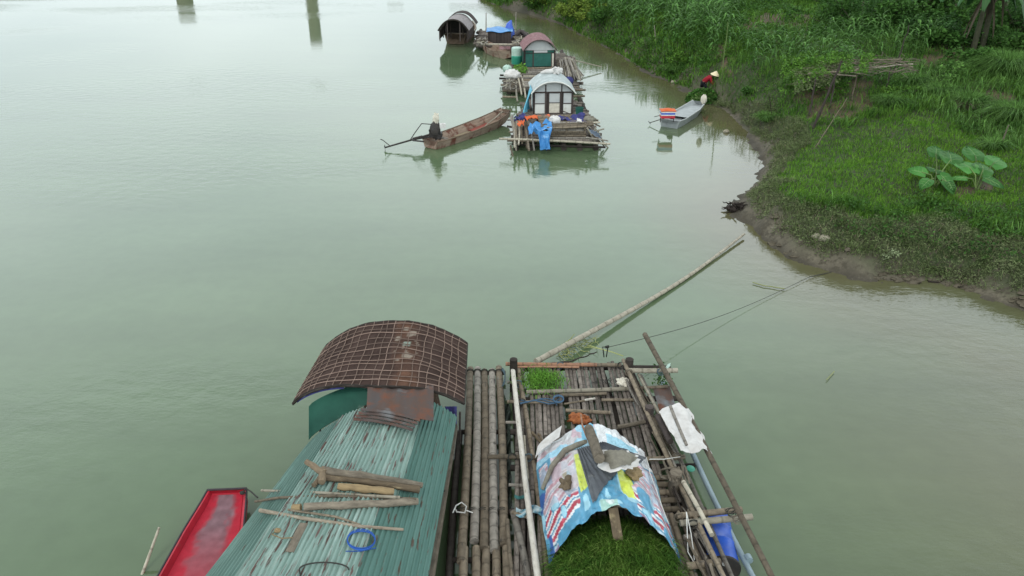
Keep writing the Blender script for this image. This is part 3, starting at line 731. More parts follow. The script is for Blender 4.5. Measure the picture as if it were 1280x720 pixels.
# ---------------------------------------------------------------- main raft
ZD = .42
raft = thing('bamboo_raft', 'wide bamboo raft with slatted deck, grass heap and printed tarp', 'raft', P(745, 590, 0))
FL_, FR_ = P(646, 457, ZD), P(792, 452, ZD); NL_, NR_ = P(640, 716, ZD), P(872, 716, ZD)
NL_ = ext(FL_, NL_, 1.45); NR_ = ext(FR_, NR_, 1.45)
dk = MB(); ns = 30
for i in range(ns):
    t0 = (i + .5) / ns
    A = FL_.lerp(FR_, t0); B = NL_.lerp(NR_, t0)
    w = (FR_ - FL_).length / ns * .5
    w2 = (NR_ - NL_).length / ns * .5
    A = A + (B - A).normalized() * rng.uniform(-.06, .08)
    cuts = sorted([0, 1] + [rng.uniform(.2, .75)])
    for c0, c1 in zip(cuts[:-1], cuts[1:]):
        a = A.lerp(B, c0); b = A.lerp(B, c1 - .004)
        if rng.random() < .05: continue
        z = rng.uniform(-.012, .012)
        dk.bamboo(a + Vector((0, 0, z)), b + Vector((0, 0, z)), (w + (w2 - w) * c0) * rng.uniform(.8, .94), (w + (w2 - w) * c1) * rng.uniform(.82, .96), 8, .006, .3, .62)
dk.build('deck', M_slat, raft)
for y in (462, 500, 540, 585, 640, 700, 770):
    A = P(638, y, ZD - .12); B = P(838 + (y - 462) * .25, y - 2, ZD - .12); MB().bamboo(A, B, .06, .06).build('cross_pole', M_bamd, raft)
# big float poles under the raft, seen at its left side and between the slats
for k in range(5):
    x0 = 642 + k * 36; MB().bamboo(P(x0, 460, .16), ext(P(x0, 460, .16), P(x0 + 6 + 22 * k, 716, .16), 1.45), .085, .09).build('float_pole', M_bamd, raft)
def rp(name, a, b, r, m, h0, h1=None, r1=None, bend=.01):
    h1 = h0 if h1 is None else h1
    return MB().bamboo(P(*a, h0), P(*b, h1), r, r1 or r, 9, bend).build(name, m, raft)
def rpx(name, a, b, r, m, h0, k, h1=None):
    A, B = P(*a, h0), P(*b, h0 if h1 is None else h1); return MB().bamboo(A, ext(A, B, k), r * 1.08, r * .85, 9, .013).build(name, m, raft)
rp('edge_pole', (632, 455), (746, 456), .045, M_bamr, ZD + .1)
rp('edge_pole', (640, 459), (724, 459), .025, M_bamr, ZD + .1)
rp('edge_pole', (700, 456), (776, 456.5), .045, M_bam, ZD + .08)
rp('cross_pole', (658, 490), (786, 486), .045, M_bamp, ZD + .09)
rp('cross_pole', (700, 494), (758, 492), .035, M_bam, ZD + .07)
rp('cross_pole', (634, 502), (700, 503), .035, M_bam, ZD + .07)
rp('cross_pole', (705, 505), (742, 499), .02, M_bam, ZD + .08)
rp('cross_pole', (752, 500), (792, 500), .032, M_bam, ZD + .07)
rp('cross_pole', (707, 513), (763, 516), .04, M_bam, ZD + .07)
rp('cross_pole', (772, 534), (806, 527), .045, M_logg, ZD + .09)
rp('cross_pole', (609, 571), (680, 572), .045, M_bam, ZD + .07)
rp('cross_pole', (634, 478), (650, 479), .03, M_bamg, ZD + .05)
rp('cross_pole', (632, 528), (645, 528), .03, M_bamg, ZD + .05)
rp('cross_pole', (636, 606), (660, 607), .03, M_bamg, ZD + .02)
rpx('side_pole', (648, 462), (680, 716), .045, M_bam, ZD + .05, 1.3)
rp('side_pole', (640, 640), (664, 648), .03, M_bam, ZD + .1)
rpx('side_pole', (642, 640), (658, 716), .06, M_bamg, ZD + .03, 1.6)
rpx('side_pole', (634, 650), (641, 716), .035, M_bam, ZD + .06, 1.6)
rp('side_pole', (655, 545), (660, 600), .03, M_bamp, ZD + .1)
# right framework
rpx('rail', (779, 450), (905, 716), .04, M_bam, ZD + .33, 1.4)
rpx('rail', (788, 466), (900, 716), .036, M_bam, ZD + .18, 1.4)
rpx('rail', (801, 470), (880, 650), .04, M_bamg, ZD + .12, 1.9)
rp('rail', (783, 455), (842, 568), .04, M_bam, ZD + .1)
rp('rail', (798, 468), (836, 540), .032, M_bamp, ZD + .2)
rpx('outer_rail', (806, 418), (960, 716), .052, M_bam, ZD + .55, 1.3)
rp('cross_pole', (786, 463), (847, 463), .055, M_bamp, ZD + .3)
rp('cross_pole', (846, 645), (927, 637), .055, M_bam, ZD + .28)
rp('cross_pole', (850, 654), (940, 646), .055, M_bamp, ZD + .28)
rp('cross_pole', (800, 574), (856, 571), .045, M_bam, ZD + .2)
rp('cross_pole', (800, 485), (835, 483), .035, M_bam, ZD + .15)
rp('cross_pole', (858, 708), (900, 702), .06, M_bam, ZD + .15)
rp('cross_pole', (855, 672), (880, 668), .05, M_bamg, ZD + .1)
rp('loose_pole', (854, 602), (890, 669), .038, M_bamp, ZD + .45, ZD + .5)
rp('loose_pole', (858, 612), (872, 660), .035, M_bam, ZD + .2)
for k, y in enumerate((598, 606, 616, 626, 637)):
    rp('deck_pole', (806 + k * 4, y), (846 + k * 4, y - 1), .052, M_bam, ZD + .06)
for k in range(3):
    rpx('deck_pole', (826 + k * 13, 642 + k * 2), (842 + k * 16, 700), .05, M_bam, ZD + .05, 2.0)
for k in range(3):
    rp('brace', (838 + k * 6, 585 + 5 * k), (858 + k * 6, 640 + 3 * k), .035, M_bamd, ZD + .1)
rpx('metal_pipe', (828, 478), (944, 716), .052, M_pipe, .30, 1.35)
MB().tube([P(828, 478, .3) + (P(944, 716, .3) - P(828, 478, .3)) * k for k in (.935, .955)], .064, 12).build('pipe_collar', M_pipe, raft)
MB().tube([P(828, 478, .3) + (P(944, 716, .3) - P(828, 478, .3)) * k for k in (.04, .06)], .07, 12).build('pipe_collar', M_pipe, raft)
for k in range(34):
    x0, y0 = rng.choice([(790, 470), (800, 500), (815, 540), (830, 580), (840, 600), (850, 640), (862, 670), (875, 700)]); x0 += rng.uniform(-8, 14); y0 += rng.uniform(-8, 8)
    ln_ = rng.uniform(18, 60); rp('stick', (x0, y0), (x0 + ln_ * rng.uniform(.35, .6), y0 + ln_), rng.uniform(.012, .026), rng.choice([M_bam, M_bamg, M_bamd, M_logg]), ZD + rng.uniform(.08, .3), ZD + rng.uniform(.08, .3), bend=.03)
for (x0, y0, hh_) in ((826, 464, .78), (914, 639, .85), (922, 648, .85), (786, 465, .75), (846, 570, .68), (848, 646, .72), (866, 654, .72), (800, 486, .6), (884, 704, .6), (648, 479, .52), (652, 502, .55), (660, 571, .55), (776, 456, .55), (700, 456, .55), (640, 571, .5)):
    c_ = P(x0, y0, hh_ if hh_ > .6 else ZD + .1); lb_r = MB()
    for q in range(4): lb_r.tube([c_ + Vector((.075 * math.cos(t) + rng.uniform(-.01, .01), .02 * q - .03 + .03 * math.sin(t + q), .07 * math.sin(t))) for t in np.linspace(0, 6.28, 11)], .007, 4, cap=False)
    lb_r.build('lashing', rng.choice([M_rope, M_ropeg, M_logg]), raft)
def post(x, y, r, h0, h1, m=M_bamd):
    b = P(x, y, h1); MB().bamboo((b.x, b.y, h0), b, r, r, 10, 0, 5).build('post', m, raft)
post(642, 449, .085, -.3, ZD + .42); post(787, 449, .09, -.3, ZD + .45); post(845, 590, .11, -.3, ZD + .5, M_logg); post(812, 508, .09, -.3, ZD + .4, M_frame)
o = MB(); o.tube([P(838 + 14 * math.cos(t), 592 + 7 * math.sin(t), ZD + .42 + .1 * math.sin(3 * t)) for t in np.linspace(0, 6.28, 16)], .022, 5)
for k in range(7): o.crooked(P(832 + k * 4, 586 + rng.uniform(-4, 8), ZD + .35), P(838 + k * 4, 600 + rng.uniform(-4, 8), ZD + .45), .02, .02, 5)
tag(o.build('rope_bundle', M_logg), 'tangle of dry lashing round the stub post beside the tarp', 'rope bundle')
# blue barrel
ba, bb = P(893, 650, .16), P(905, 716, .16); bd = (bb - ba).normalized(); bl = 1.12
br = thing('float_barrel', 'blue plastic barrel floating under the right side of the wide raft', 'barrel', (ba + bb) / 2)
MB().lathe([(.22, 0), (.262, .02), (.27, .05), (.262, .09), (.26, .3), (.27, .32), (.27, .36), (.26, .38), (.26, .62), (.27, .64), (.27, .68), (.26, .7), (.262, .9), (.27, .93), (.262, bl), (.20, bl + .01)], ba, bd, 28).build('drum', M_blue, br); drum_o = br.children[0]
MB().lathe([(.275, 0), (.282, .01), (.282, .035), (.275, .045)], ba + bd * (bl - .03), bd, 28).build('drum_ring', M_darkmetal, drum_o)
up_ = bd.cross(Vector((1, 0, 0))).normalized(); up_ = up_ if up_.z > 0 else -up_
MB().lathe([(.045, 0), (.045, .035), (.03, .04)], ba + bd * (bl + .005) + up_ * .15, bd, 14).build('bung', M_wsack, drum_o)
# dark panel, green lid, cords
o = MB(); o.grid(lambda u, v: P(815 + 22 * v + 12 * u, 482 + 40 * u, ZD + .12 + .02 * math.sin(v * 6)), 4, 6, .02); tag(o.build('rubber_mat', M_rust), 'dark brown sheet lying between the poles beside the blue pipe', 'sheet')
c = P(863, 586.5, .45); o = MB(); o.lathe([(.0, 0), (.08, .002), (.085, .015), (.075, .03), (.0, .035)], c, (0, 0, 1), 20)
tag(o.build('green_disc', M_greenpl), 'round green plastic lid beside the stub post', 'lid')
o = MB(); o.tube([P(858, 640, .95), P(864, 668, .7), P(868, 700, .6)], .008, 5); o.tube([P(858, 640, .95), P(860, 690, .6), P(867, 702, .58)], .008, 5)
tag(o.build('white_string', M_ropew), 'white string hanging from the pale pole above the blue barrel', 'string')
# weeds on the far right corner of the raft
o = MB(); o.crooked(P(822, 480, .40), P(828, 462, .5), .02, .02, 5, .1); wr_ = thing('creeping_weed', 'small green weed growing on the pipe at the far raft corner', 'weed', P(826, 470, .4)); o.build('stem', M_stem, wr_)
base = np.array([P(826, 470, .5)[:]]) + nr.normal(0, 1, (160, 3)) * np.array([.10, .22, .06])
leaves('foliage', F_bush, base, nr.uniform(.05, .1, 160), parent=wr_)
# plastic bottle
bt = P(833, 461, .75)
o = MB(); o.lathe([(.03, 0), (.035, .01), (.035, .15), (.012, .19), (.012, .21)], bt, (.5, .8, .1), 14); tag(o.build('plastic_bottle', M_palegreen), 'small pale plastic bottle at the far right raft corner', 'bottle')
o = MB(); A_ = P(641, 461, ZD + .17); B_ = P(672, 716, ZD + .17); o.bamboo(A_, ext(A_, B_, 1.12), .05, .055, 10, .004); tag(o.build('white_pole', M_white), 'long white pole lying along the left side of the wide raft', 'pole')
# far edge rag, clay lump, orange cloth, blue rope
o = MB(); o.blob(P(778, 478, ZD + .13), (.13, .16, .06), 12, 18, .5, 3); tag(o.build('white_rag', M_cream), 'crumpled off white rag on the far right of the slatted deck', 'rag')
o = MB(); o.blob(P(722, 523, ZD + .14), (.17, .13, .09), 14, 22, .7, 5); o.blob(P(730, 525, ZD + .12), (.13, .10, .07), 10, 16, .8, 8); tag(o.build('orange_cloth', M_orange), 'crumpled orange cloth just behind the printed tarp', 'cloth')
o = MB()
for k in range(3): o.tube([P(650 + 9 * q, 500 + 2.2 * math.sin(q * 1.4 + k) + k * 1.4, ZD + .12) for q in range(6)] + [P(700 - 2 * k, 498 + 4 * k, ZD + .13)], .014, 5)
for k in range(3): o.tube([P(698 + 6.5 * math.cos(t), 498 + 4.2 * math.sin(t) + k * .6, ZD + .13 + .02 * k) for t in np.linspace(0, 6.3, 13)], .014, 5)
tag(o.build('blue_rope', mat('slate rope', (.07, .13, .20), (.05, .09, .14), .8, 6, rnd=.2)), 'dark blue rope bunched across the slats beside the fresh grass', 'rope')
o = MB(); o.beam(P(731, 500, ZD + .14), P(744, 498, ZD + .14), .03, .03); tag(o.build('white_stick', M_white, smooth=False), 'short white stick lying mid deck right of the blue rope', 'stick')
o = MB()
for k in range(16): x = 750 + rng.uniform(-9, 14); y = 477 + rng.uniform(-5, 5); o.crooked(P(x, y, ZD + .11), P(x + rng.uniform(-9, 9), y + rng.uniform(-5, 5), ZD + .15), .008, .006, 4, .1, 6)
tag(o.build('twig_bunch', M_rope), 'small bunch of dark twigs on the slats left of the white rag', 'twigs')
o = MB(); o.crooked(P(666, 541, ZD + .1), P(678, 556, ZD + .13), .035, .025, 7, .1); o.crooked(P(673, 542, ZD + .1), P(679, 551, ZD + .13), .02, .02, 6, .1); tag(o.build('driftwood', M_log), 'small dark forked driftwood on the deck left of the tarp', 'driftwood')
# fresh grass tuft pile
n = 900; c = P(677, 477, ZD + .06); pos = np.array(c[:]) + nr.normal(0, 1, (n, 3)) * np.array([.20, .20, .01]); pos[:, 2] = c.z + nr.uniform(0, .10, n) * np.exp(-((pos[:, 0] - c.x) ** 2 + (pos[:, 1] - c.y) ** 2) / .05)
tag(blades('grass_pile', F_cutl, pos, nr.uniform(.08, .2, n), nr.uniform(.012, .02, n), 1.6, droop=.7), 'small pile of fresh bright green grass on the far left deck', 'grass pile')
o = blades('straw', F_reed, np.array([P(688, 466, ZD + .1)[:], P(692, 464, ZD + .1)[:], P(694, 470, ZD + .1)[:]]), np.array([.05] * 3), np.array([.02] * 3), 6, dirs=np.array([-.6, -.5, -.7])); tag(o, 'few pale straws lying beside the fresh grass pile', 'straw')
# green/white rags at left edge near the tarp
o = MB(); o.grid(lambda u, v: P(645 + 34 * v, 634 + 10 * u + 3 * math.sin(v * 7), ZD + .14 + .04 * math.sin(v * 14 + u * 6)), 10, 24, .008); tag(o.build('pale_rag', mat('mixed rag', (.50, .54, .52), (.12, .30, .38), .7, 9, coord='obj', rnd=0, detail=2)), 'pale blue and white rag under the left edge of the tarp', 'rag')
o = MB(); o.grid(lambda u, v: P(643 + 20 * v, 618 + 4 * u + 2 * math.sin(v * 5), ZD + .13 + .03 * math.sin(v * 9)), 6, 16, .01); tag(o.build('green_rag', mat('teal rag', (.05, .16, .15), (.03, .08, .08), .8, 9, coord='obj', rnd=0)), 'dark teal rag between the white pole and the tarp', 'rag')

# ---------------------------------------------------------------- grass heap and tarp
hc = P(772, 722, ZD + .1)
n = 12000
rx, ry, rz = .95, 1.10, .40
th_ = nr.uniform(0, 2 * np.pi, n); q = np.sqrt(nr.uniform(0, 1, n))
hx = hc.x + rx * q * np.cos(th_); hy = hc.y + ry * q * np.sin(th_)
hz = ZD + .03 + rz * np.sqrt(np.clip(1 - q ** 2, 0, 1)) * (.85 + .3 * vnoise(hx, hy, .25, 31))
gh = thing('grass_heap', 'large heap of cut green grass under the printed tarp', 'grass heap', (hc.x, hc.y, ZD))
g = MB(); g.grid(lambda u, v: (hc.x + (rx * .93) * u * math.cos(v * 6.2832), hc.y + (ry * .93) * u * math.sin(v * 6.2832), ZD + .01 + (rz * .86) * math.sqrt(max(0, 1 - u * u)) * (.85 + .3 * float(vnoise(hc.x + rx * u * math.cos(v * 6.2832), hc.y + ry * u * math.sin(v * 6.2832), .25, 31)))), 20, 40); g.build('packed_grass', mat('packed grass', (.03, .075, .012), (.015, .045, .008), .95, 12, coord='obj', rnd=0, bump=.8), gh)
blades('grass_blades', F_cut, np.stack([hx, hy, hz - .04], 1), nr.uniform(.10, .30, n), nr.uniform(.008, .014, n), 2.2, gh, droop=.75)['kind'] = 'stuff'
sel = (vnoise(hx, hy, .3, 35) > .35) & (nr.rand(n) < .5)
blades('pale_blades', fol('pale cut blades', (.17, .27, .06), (.11, .19, .04)), np.stack([hx, hy, hz - .02], 1)[sel], nr.uniform(.10, .26, sel.sum()), nr.uniform(.006, .016, sel.sum()), 2.6, gh, droop=.85)['kind'] = 'stuff'

def arch(Lp, Kp, Rp, t, pw=1.9):
    """arch through left foot, peak and right foot; t 0..1"""
    if t < .5: a, k = Lp, 1 - t * 2
    else: a, k = Rp, t * 2 - 1
    lin = Kp.lerp(a, k); z = Kp.z + (a.z - Kp.z) * k ** pw
    xy = Kp.lerp(a, math.sin(k * math.pi / 2) ** 1.0 * .12 + k * .88)
    return Vector((xy.x, xy.y, z))
T_far = (P(676, 562, .62), P(744, 528, 1.12), P(806, 568, .62))
T_mid = (P(672, 604, .62), P(752, 580, 1.50), P(822, 612, .62))
T_nr = (P(686, 704, .56), P(765, 634, 1.52), P(851, 702, .56))
def tarp(u, v, lift=0.0):
    a, b, c = (arch(*T, v, p) for T, p in ((T_far, 1.6), (T_mid, 1.9), (T_nr, 2.0)))
    p = a.lerp(b, u * 2) if False else a * ((1 - u) * (1 - 2 * u)) + b * (4 * u * (1 - u)) + c * (u * (2 * u - 1))
    wr = .026 * math.sin(v * 21 + u * 7) * math.sin(u * 9 + 1) + .07 * (vnoise(u * 13, v * 20, 1, 43) - .5) + .035 * (vnoise(u * 30, v * 44, 1, 44) - .5) + .03 * (float(vnoise(u * 7 + 3, v * 9, 1, 41)) - .5)
    p = Vector(p); p.z += wr * 1.1 + lift; p.x += .03 * (float(vnoise(u * 6, v * 6, 1, 42)) - .5)
    if u > .97: p.z += .03 * math.sin(v * 37)
    return p
def tcol(u, v):
    N = lambda a, b, s: float(vnoise(a, b, 1, s))
    n1 = N(u * 6, v * 8, 51); n2 = N(u * 14, v * 18, 52); n3 = N(u * 30, v * 40, 53)
    white = (.74, .76, .77); blue = (.06, .31, .50); lb = (.30, .62, .76); red = (.50, .03, .07); pink = (.62, .42, .48); dblue = (.02, .12, .42); beige = (.42, .36, .26); yel = (.62, .72, .03)
    c = blue
    if n2 > .66: c = lb
    if u < .36:
        c = white
        if v > .5 and .12 < u < .3 and .58 < v < .86 and n1 > .42: c = lb
        if v < .5: c = white if (u < .12 + .1 * n1 and v < .3) else ((.30, .62, .80) if n1 > .50 else (pink if n2 > .5 else (.62, .60, .62)))
        if .38 < v < .48 and u < .25: c = (.12, .50, .72)
    elif u < .74 and v < .40:
        c = (.52, .50, .48) if n1 > .42 else ((.40, .50, .56) if n2 > .5 else beige)
        if v < .12: c = blue if n1 > .35 else dblue
        if .12 < v < .2 and n2 > .45: c = pink
    # yellow bags
    if .42 < u < .74 + .1 * n1 and .31 < v < .41 + .06 * (n2 - .5): c = yel if n3 < .78 else (.4, .5, .1)
    if .56 < u < .84 and .60 < v < .70 and (v - .60) * 1.6 + .56 < u + .06: c = yel
    # printed stripes at the skirts
    if u > .38 and (v < .30 or v > .68):
        e = v if v < .5 else 1 - v
        w = u * 26 + e * 9 + 2.2 * (n1 - .5)
        blockk = N(u * 5 + 9, v * 9, 57)
        if blockk > .24 and e > .02:
            s_ = w % 2.1
            c = c if n2 > .60 else red if s_ < .8 else (white if s_ < 1.3 else (c if s_ < 1.7 else white))
            if u < .78: c = tuple(.45 * a + .55 * b for a, b in zip(c, (.60, .50, .56)))
    if u > .80 and .31 < v < .48 and False: c = blue
    if u > .965: c = tuple(.5 * a + .5 * b for a, b in zip(c, blue))
    if u > .9 and (v < .05 or v > .96): c = dblue if n2 < .5 else blue
    if .90 < u and .43 < v < .55: c = (.35, .60, .52) if n2 > .45 else (.6, .7, .68)
    k = .80 + .25 * n3 - .22 * max(0, N(u * 9, v * 5, 59) - .55); g_ = (c[0] + c[1] + c[2]) / 3
    return tuple(min(.8, (q * .84 + g_ * .16) * k) for q in c)
tp = thing('tarp_cover', 'printed plastic tarp in blue, white, red and yellow draped over the grass heap', 'tarp', (T_mid[1].x, T_mid[1].y, ZD))
g = MB(); g.grid(tarp, 150, 190, .006, tcol); g.build('tarp', M_tarp, tp)
fr2 = MB()
for T, u in ((T_far, .03), (T_mid, .5), (T_nr, .95)): fr2.tube([tarp(u, v / 14, -.045) for v in range(15)], .018, 6)
fr2.build('hoop', M_bam, tp)
MB().grid(lambda u, v: P(672 + 30 * v - 3 * u, 558 - 26 * v ** .8 + 4 * u + 10 * u, .80 + .25 * v + .03 * math.sin(v * 8)), 8, 14, .006).build('flap', M_wsack, tp)
o = MB(); o.beam(P(766, 634, 1.46), P(775, 688, .75), .15, .05, (0, -1, .3)); o.build('post', M_log, tp, False)
MB().bamboo(P(760, 636, 1.5), P(770, 712, .6), .02).build('pole', M_bamd, tp) if False else None
# objects on the tarp
TT = [tarp(i / 32, j / 32) for i in range(33) for j in range(33)]
TA = np.array([t[:] for t in TT])
def tarpz(p): return float(TA[np.argsort((TA[:, 0] - p.x) ** 2 + (TA[:, 1] - p.y) ** 2)[:4], 2].mean())
def TZ(x, y, lift):
    h = 1.3
    best = None
    for _ in range(12):
        p = P(x, y, h); bz = None; bd_ = 9
        for t in TT:
                dd = (t.x - p.x) ** 2 + (t.y - p.y) ** 2
                if dd < bd_: bd_ = dd; bz = t.z
        h = .4 * h + .6 * (bz + lift)
    return P(x, y, h)
k00, k10, k11, k01 = TZ(721, 561, .14), TZ(741, 629, .10), TZ(808, 572, .16), TZ(755, 552, .16)
o = MB(); 
def crs(u, v):
    a = k00.lerp(k10, u); b = k01.lerp(k11, u); p = a.lerp(b, v)
    x = v * 13 * 2 * math.pi; z = max(p.z, tarpz(p) + .035)
    return Vector((p.x, p.y, z + .012 * math.sin(x)))
k01b = P(752, 556, k01.z)
o.grid(crs, 14, 104, .008); tag(o.build('corrugated_sheet', M_greysheet), 'dark grey corrugated sheet weighing down the middle of the tarp', 'corrugated sheet')
a = TZ(736, 536, .20); b = TZ(749, 573, .42)
o = MB(); o.tube([a.lerp(b, k / 6) for k in range(7)], [.085, .09, .088, .09, .086, .09, .088], 12, irr=.08); tag(o.build('log', M_logg), 'thick grey log lying on the tarp above the grey corrugated sheet', 'log')
def pad(nm, cx, cy, wx, wy, lift, m, lab, cat, sh=0, nz=.35, thick=.03):
    o = MB()
    def f(u, v):
        an = v * 2 * math.pi; rr = u * (1 + nz * (vnoise(3 + 2 * math.cos(an), 3 + 2 * math.sin(an), .8, 61 + sh) - .5) + nz * .6 * (vnoise(9 + 5 * math.cos(an), 9 + 5 * math.sin(an), .8, 65) - .5))
        p = TZ0(cx + wx * rr * math.cos(an), cy + wy * rr * math.sin(an)); return p + Vector((0, 0, lift + thick * (1 - u ** 4) + .015 * math.sin(an * 5 + u * 8) * u))
    o.grid(f, 8, 36); tag(o.build(nm, m), lab, cat)
zc = TZ(772, 576, .34).z
TZ0 = lambda x, y: P(x, y, zc - .0009 * (x - 772) ** 2 * .3 - .0010 * abs(y - 574) * 3)
pad('plastic_sheet', 773, 575, 26, 14, .0, M_wsack, 'torn white plastic under the grey cement lump on the tarp', 'plastic', 0, .7, .01)
pad('cement_lump', 773, 575, 22, 10.5, .04, M_sand, 'grey flattened cement sack on the corrugated sheet', 'cement sack', 3, .5, .05)
z2 = TZ(700, 590, .06).z
TZ0 = lambda x, y: TZ(x, y, .03)
o = MB(); o.tube([TZ(678, 612, .07), TZ(690, 583, .08), TZ(706, 563, .09), TZ(722, 556, .12), TZ(732, 552, .16)], [.035, .05, .055, .05, .04], 9, irr=.2); tag(o.build('rolled_sack', M_sand), 'rolled beige sack lying along the left of the tarp', 'rolled sack')
o = MB(); o.blob(TZ(792, 592, .08), (.13, .17, .07), 10, 16, .6, 9); tag(o.build('brown_rag', M_logy), 'brown crumpled rag right of the corrugated sheet', 'rag')
o = MB(); o.blob(TZ(707, 604, .05), (.10, .16, .06), 10, 16, .8, 12); tag(o.build('brown_rag', M_log), 'dark brown crumpled rag on the left half of the tarp', 'rag')
o = MB(); o.tube([TZ(738, 556, .12), TZ(733, 545, .12), TZ(728, 532, .12), P(726, 518, 1.15)], .018, 6); tag(o.build('stick', M_bamr), 'thin reddish stick standing behind the log on the tarp', 'stick')
o = MB(); o.tube([TZ(808, 572, .12), TZ(812, 590, .05), TZ(830, 640, .04), P(836, 655, .7)], .008, 5); o.tube([P(812, 574, 1.1), P(830, 574, .95), P(850, 571, .8)], .008, 5)
tag(o.build('tie_cord', M_ropew), 'thin cord tying the right side of the tarp to the rail', 'cord')
# white sack over the rail
def sack(u, v):
    a = P(823, 511, 1.12).lerp(P(861, 509, 1.10), v); b = P(851, 566, 1.12).lerp(P(890, 567, .98), v); p = a.lerp(b, u)
    return p + Vector((.012 * math.sin(u * 14), 0, .06 * math.sin(v * math.pi) + .12 * (vnoise(u * 4, v * 3, 1, 71) - .5) + .05 * (vnoise(u * 11, v * 9, 1, 72) - .5))) + Vector((.06 * (vnoise(u * 6, v * 2, 1, 73) - .5), .06 * (vnoise(v * 6, u * 2, 1, 74) - .5), 0))
o = MB(); o.grid(sack, 40, 30, .008); tag(o.build('white_sack', M_wsack), 'white woven sack spread over the outer pole of the wide raft', 'sack')
rp('rail', (838, 508), (858, 556), .03, M_bamg, 1.25)
rp('rail', (822, 520), (838, 552), .06, M_frame, .95)

# ---------------------------------------------------------------- long floating pole and debris
o = MB(); A_, B_ = P(670, 452, .35), P(933, 293, .12); pts = [A_.lerp(B_, k / 24) + Vector((.09 * math.sin(k / 24 * math.pi * 1.3), 0, -.28 * math.sin(k / 24 * math.pi) * .8)) for k in range(25)]
o.bamboo(A_, A_.lerp(B_, .5), .085, .07, 10, .004); tag(o, None) if False else None
o = MB(); L_ = (B_ - A_).length; us = np.linspace(0, 1, 60)
o.tube([A_.lerp(B_, u) + Vector((.10 * math.sin(u * math.pi * 1.2), .05 * math.sin(u * 7), -.16 * math.sin(u * math.pi))) for u in us], [(.072 - .035 * u) * (1.1 if i % 3 == 0 else 1) for i, u in enumerate(us)], 10)
tag(o.build('long_bamboo_pole', M_bamp), 'very long bamboo pole reaching from the wide raft out over open water', 'bamboo pole')
o = MB()
for k in range(46):
    x = rng.gauss(712, 13); y = 436 - (x - 712) * .45 + rng.gauss(0, 6); an = rng.uniform(-1, 1.2); l = rng.uniform(6, 20)
    o.crooked(P(x, y, .02), P(x + l * math.cos(an), y - l * math.sin(an), .05 + .12 * rng.random()), .010, .006, 4, .12, 5)
tag(o.build('reed_debris', F_reed), 'tangle of dry reeds and twigs floating against the long pole', 'debris', kind='stuff')
for lab, pts, r in (('pale yellow reed arching over the water at the raft edge', [(737, 432), (750, 436), (765, 440), (779, 445)], .02),
                    ('yellow green reed floating alone in open water', [(941, 353), (955, 357), (966, 358.5), (981, 361)], .022),
                    ('short pale straw floating at the right in open water', [(1033, 475), (1043, 464)], .010)):
    o = MB(); o.tube([P(x, y, .04 if 'float' in lab else .45) for x, y in pts], [r] * len(pts), 6, flat=.5); tag(o.build('floating_reed', F_reed), lab, 'reed')
o = MB(); o.crooked(P(713, 452, .35), P(746, 440, .3), .018, .014, 6, .03); o.crooked(P(686, 455, .5), P(712, 452, .5), .03, .02, 6, .04); tag(o.build('dark_stick', M_root), 'dark wet stick at the far edge of the wide raft', 'stick')
o = MB(); o.tube([P(755, 446, .4), P(754, 438, .8), P(753, 434, .82), P(760, 433.5, .82), P(758, 446, .4)], .014, 5); o.tube([P(757, 434, .82), P(761, 433, .82)], .03, 6)
tag(o.build('wire_hook', M_rope), 'dark bent wire loop standing at the raft edge where the line is tied', 'wire')
o = MB(); a = P(760, 434, .8); b = P(1012, 346, .05); o.tube([a.lerp(b, u) + Vector((0, 0, -.25 * math.sin(u * math.pi))) for u in np.linspace(0, 1, 20)], .008, 4); o.tube([b, P(1040, 340, .0)], .012, 4)
tag(o.build('mooring_line', M_rope), 'thin dark line running from the wide raft to the muddy bank', 'line')
# ---------------------------------------------------------------- distant rafts and boats
def pole(parent, a, b, r, m=None, h=.3, h1=None, nm='bamboo_pole', n=6):
    return MB().bamboo(P(*a, h), P(*b, h if h1 is None else h1), r, r * .9, n, .01, .4).build(nm, m or rng.choice([M_bam, M_bamg, M_bamp]), parent)
def arch_roof(fl, fr, rise, back, m, parent, nm='roof', th=.05, over=.12, nseg=24, pw=2.2, shape=None):
    """arched roof: fl, fr front eaves; back: vector to the rear"""
    fl, fr, back = Vector(fl), Vector(fr), Vector(back)
    def f(u, v):
        p = fl.lerp(fr, v) + back * u; q = (v - .5) * 2
        return Vector((p.x, p.y, p.z + rise * (1 - abs(q) ** pw) + .012 * math.sin(u * 14 + v * 9)))
    g = MB(); g.grid(f, 12, nseg, th); g.build(nm, m, parent); return f
def leafheap(name, lab, cat, c, rx, ry, rz, m, n, size, parent=None, blade=False):
    an = nr.uniform(0, 6.283, n); q = np.sqrt(nr.rand(n)); x = c[0] + rx * q * np.cos(an); y = c[1] + ry * q * np.sin(an); z = c[2] + rz * np.sqrt(np.clip(1 - q * q, 0, 1)) * nr.uniform(.5, 1.1, n)
    t = None
    if parent is None: t = thing(name, lab, cat, c)
    core = MB(); core.blob((c[0], c[1], c[2] + rz * .25), (rx * .85, ry * .85, rz * .6), 8, 12, .3, 5); core.build('packed_grass' if blade else 'stems', F_med if blade else M_stem, t or parent)
    pos = np.stack([x, y, z], 1)
    o = blades('grass_blades', m, pos, nr.uniform(size * .6, size * 1.3, n), np.full(n, size * .09), 1.8, t or parent) if blade else leaves('foliage', m, pos, nr.uniform(size * .6, size * 1.3, n), parent=t or parent)
    o['kind'] = 'stuff'; return t
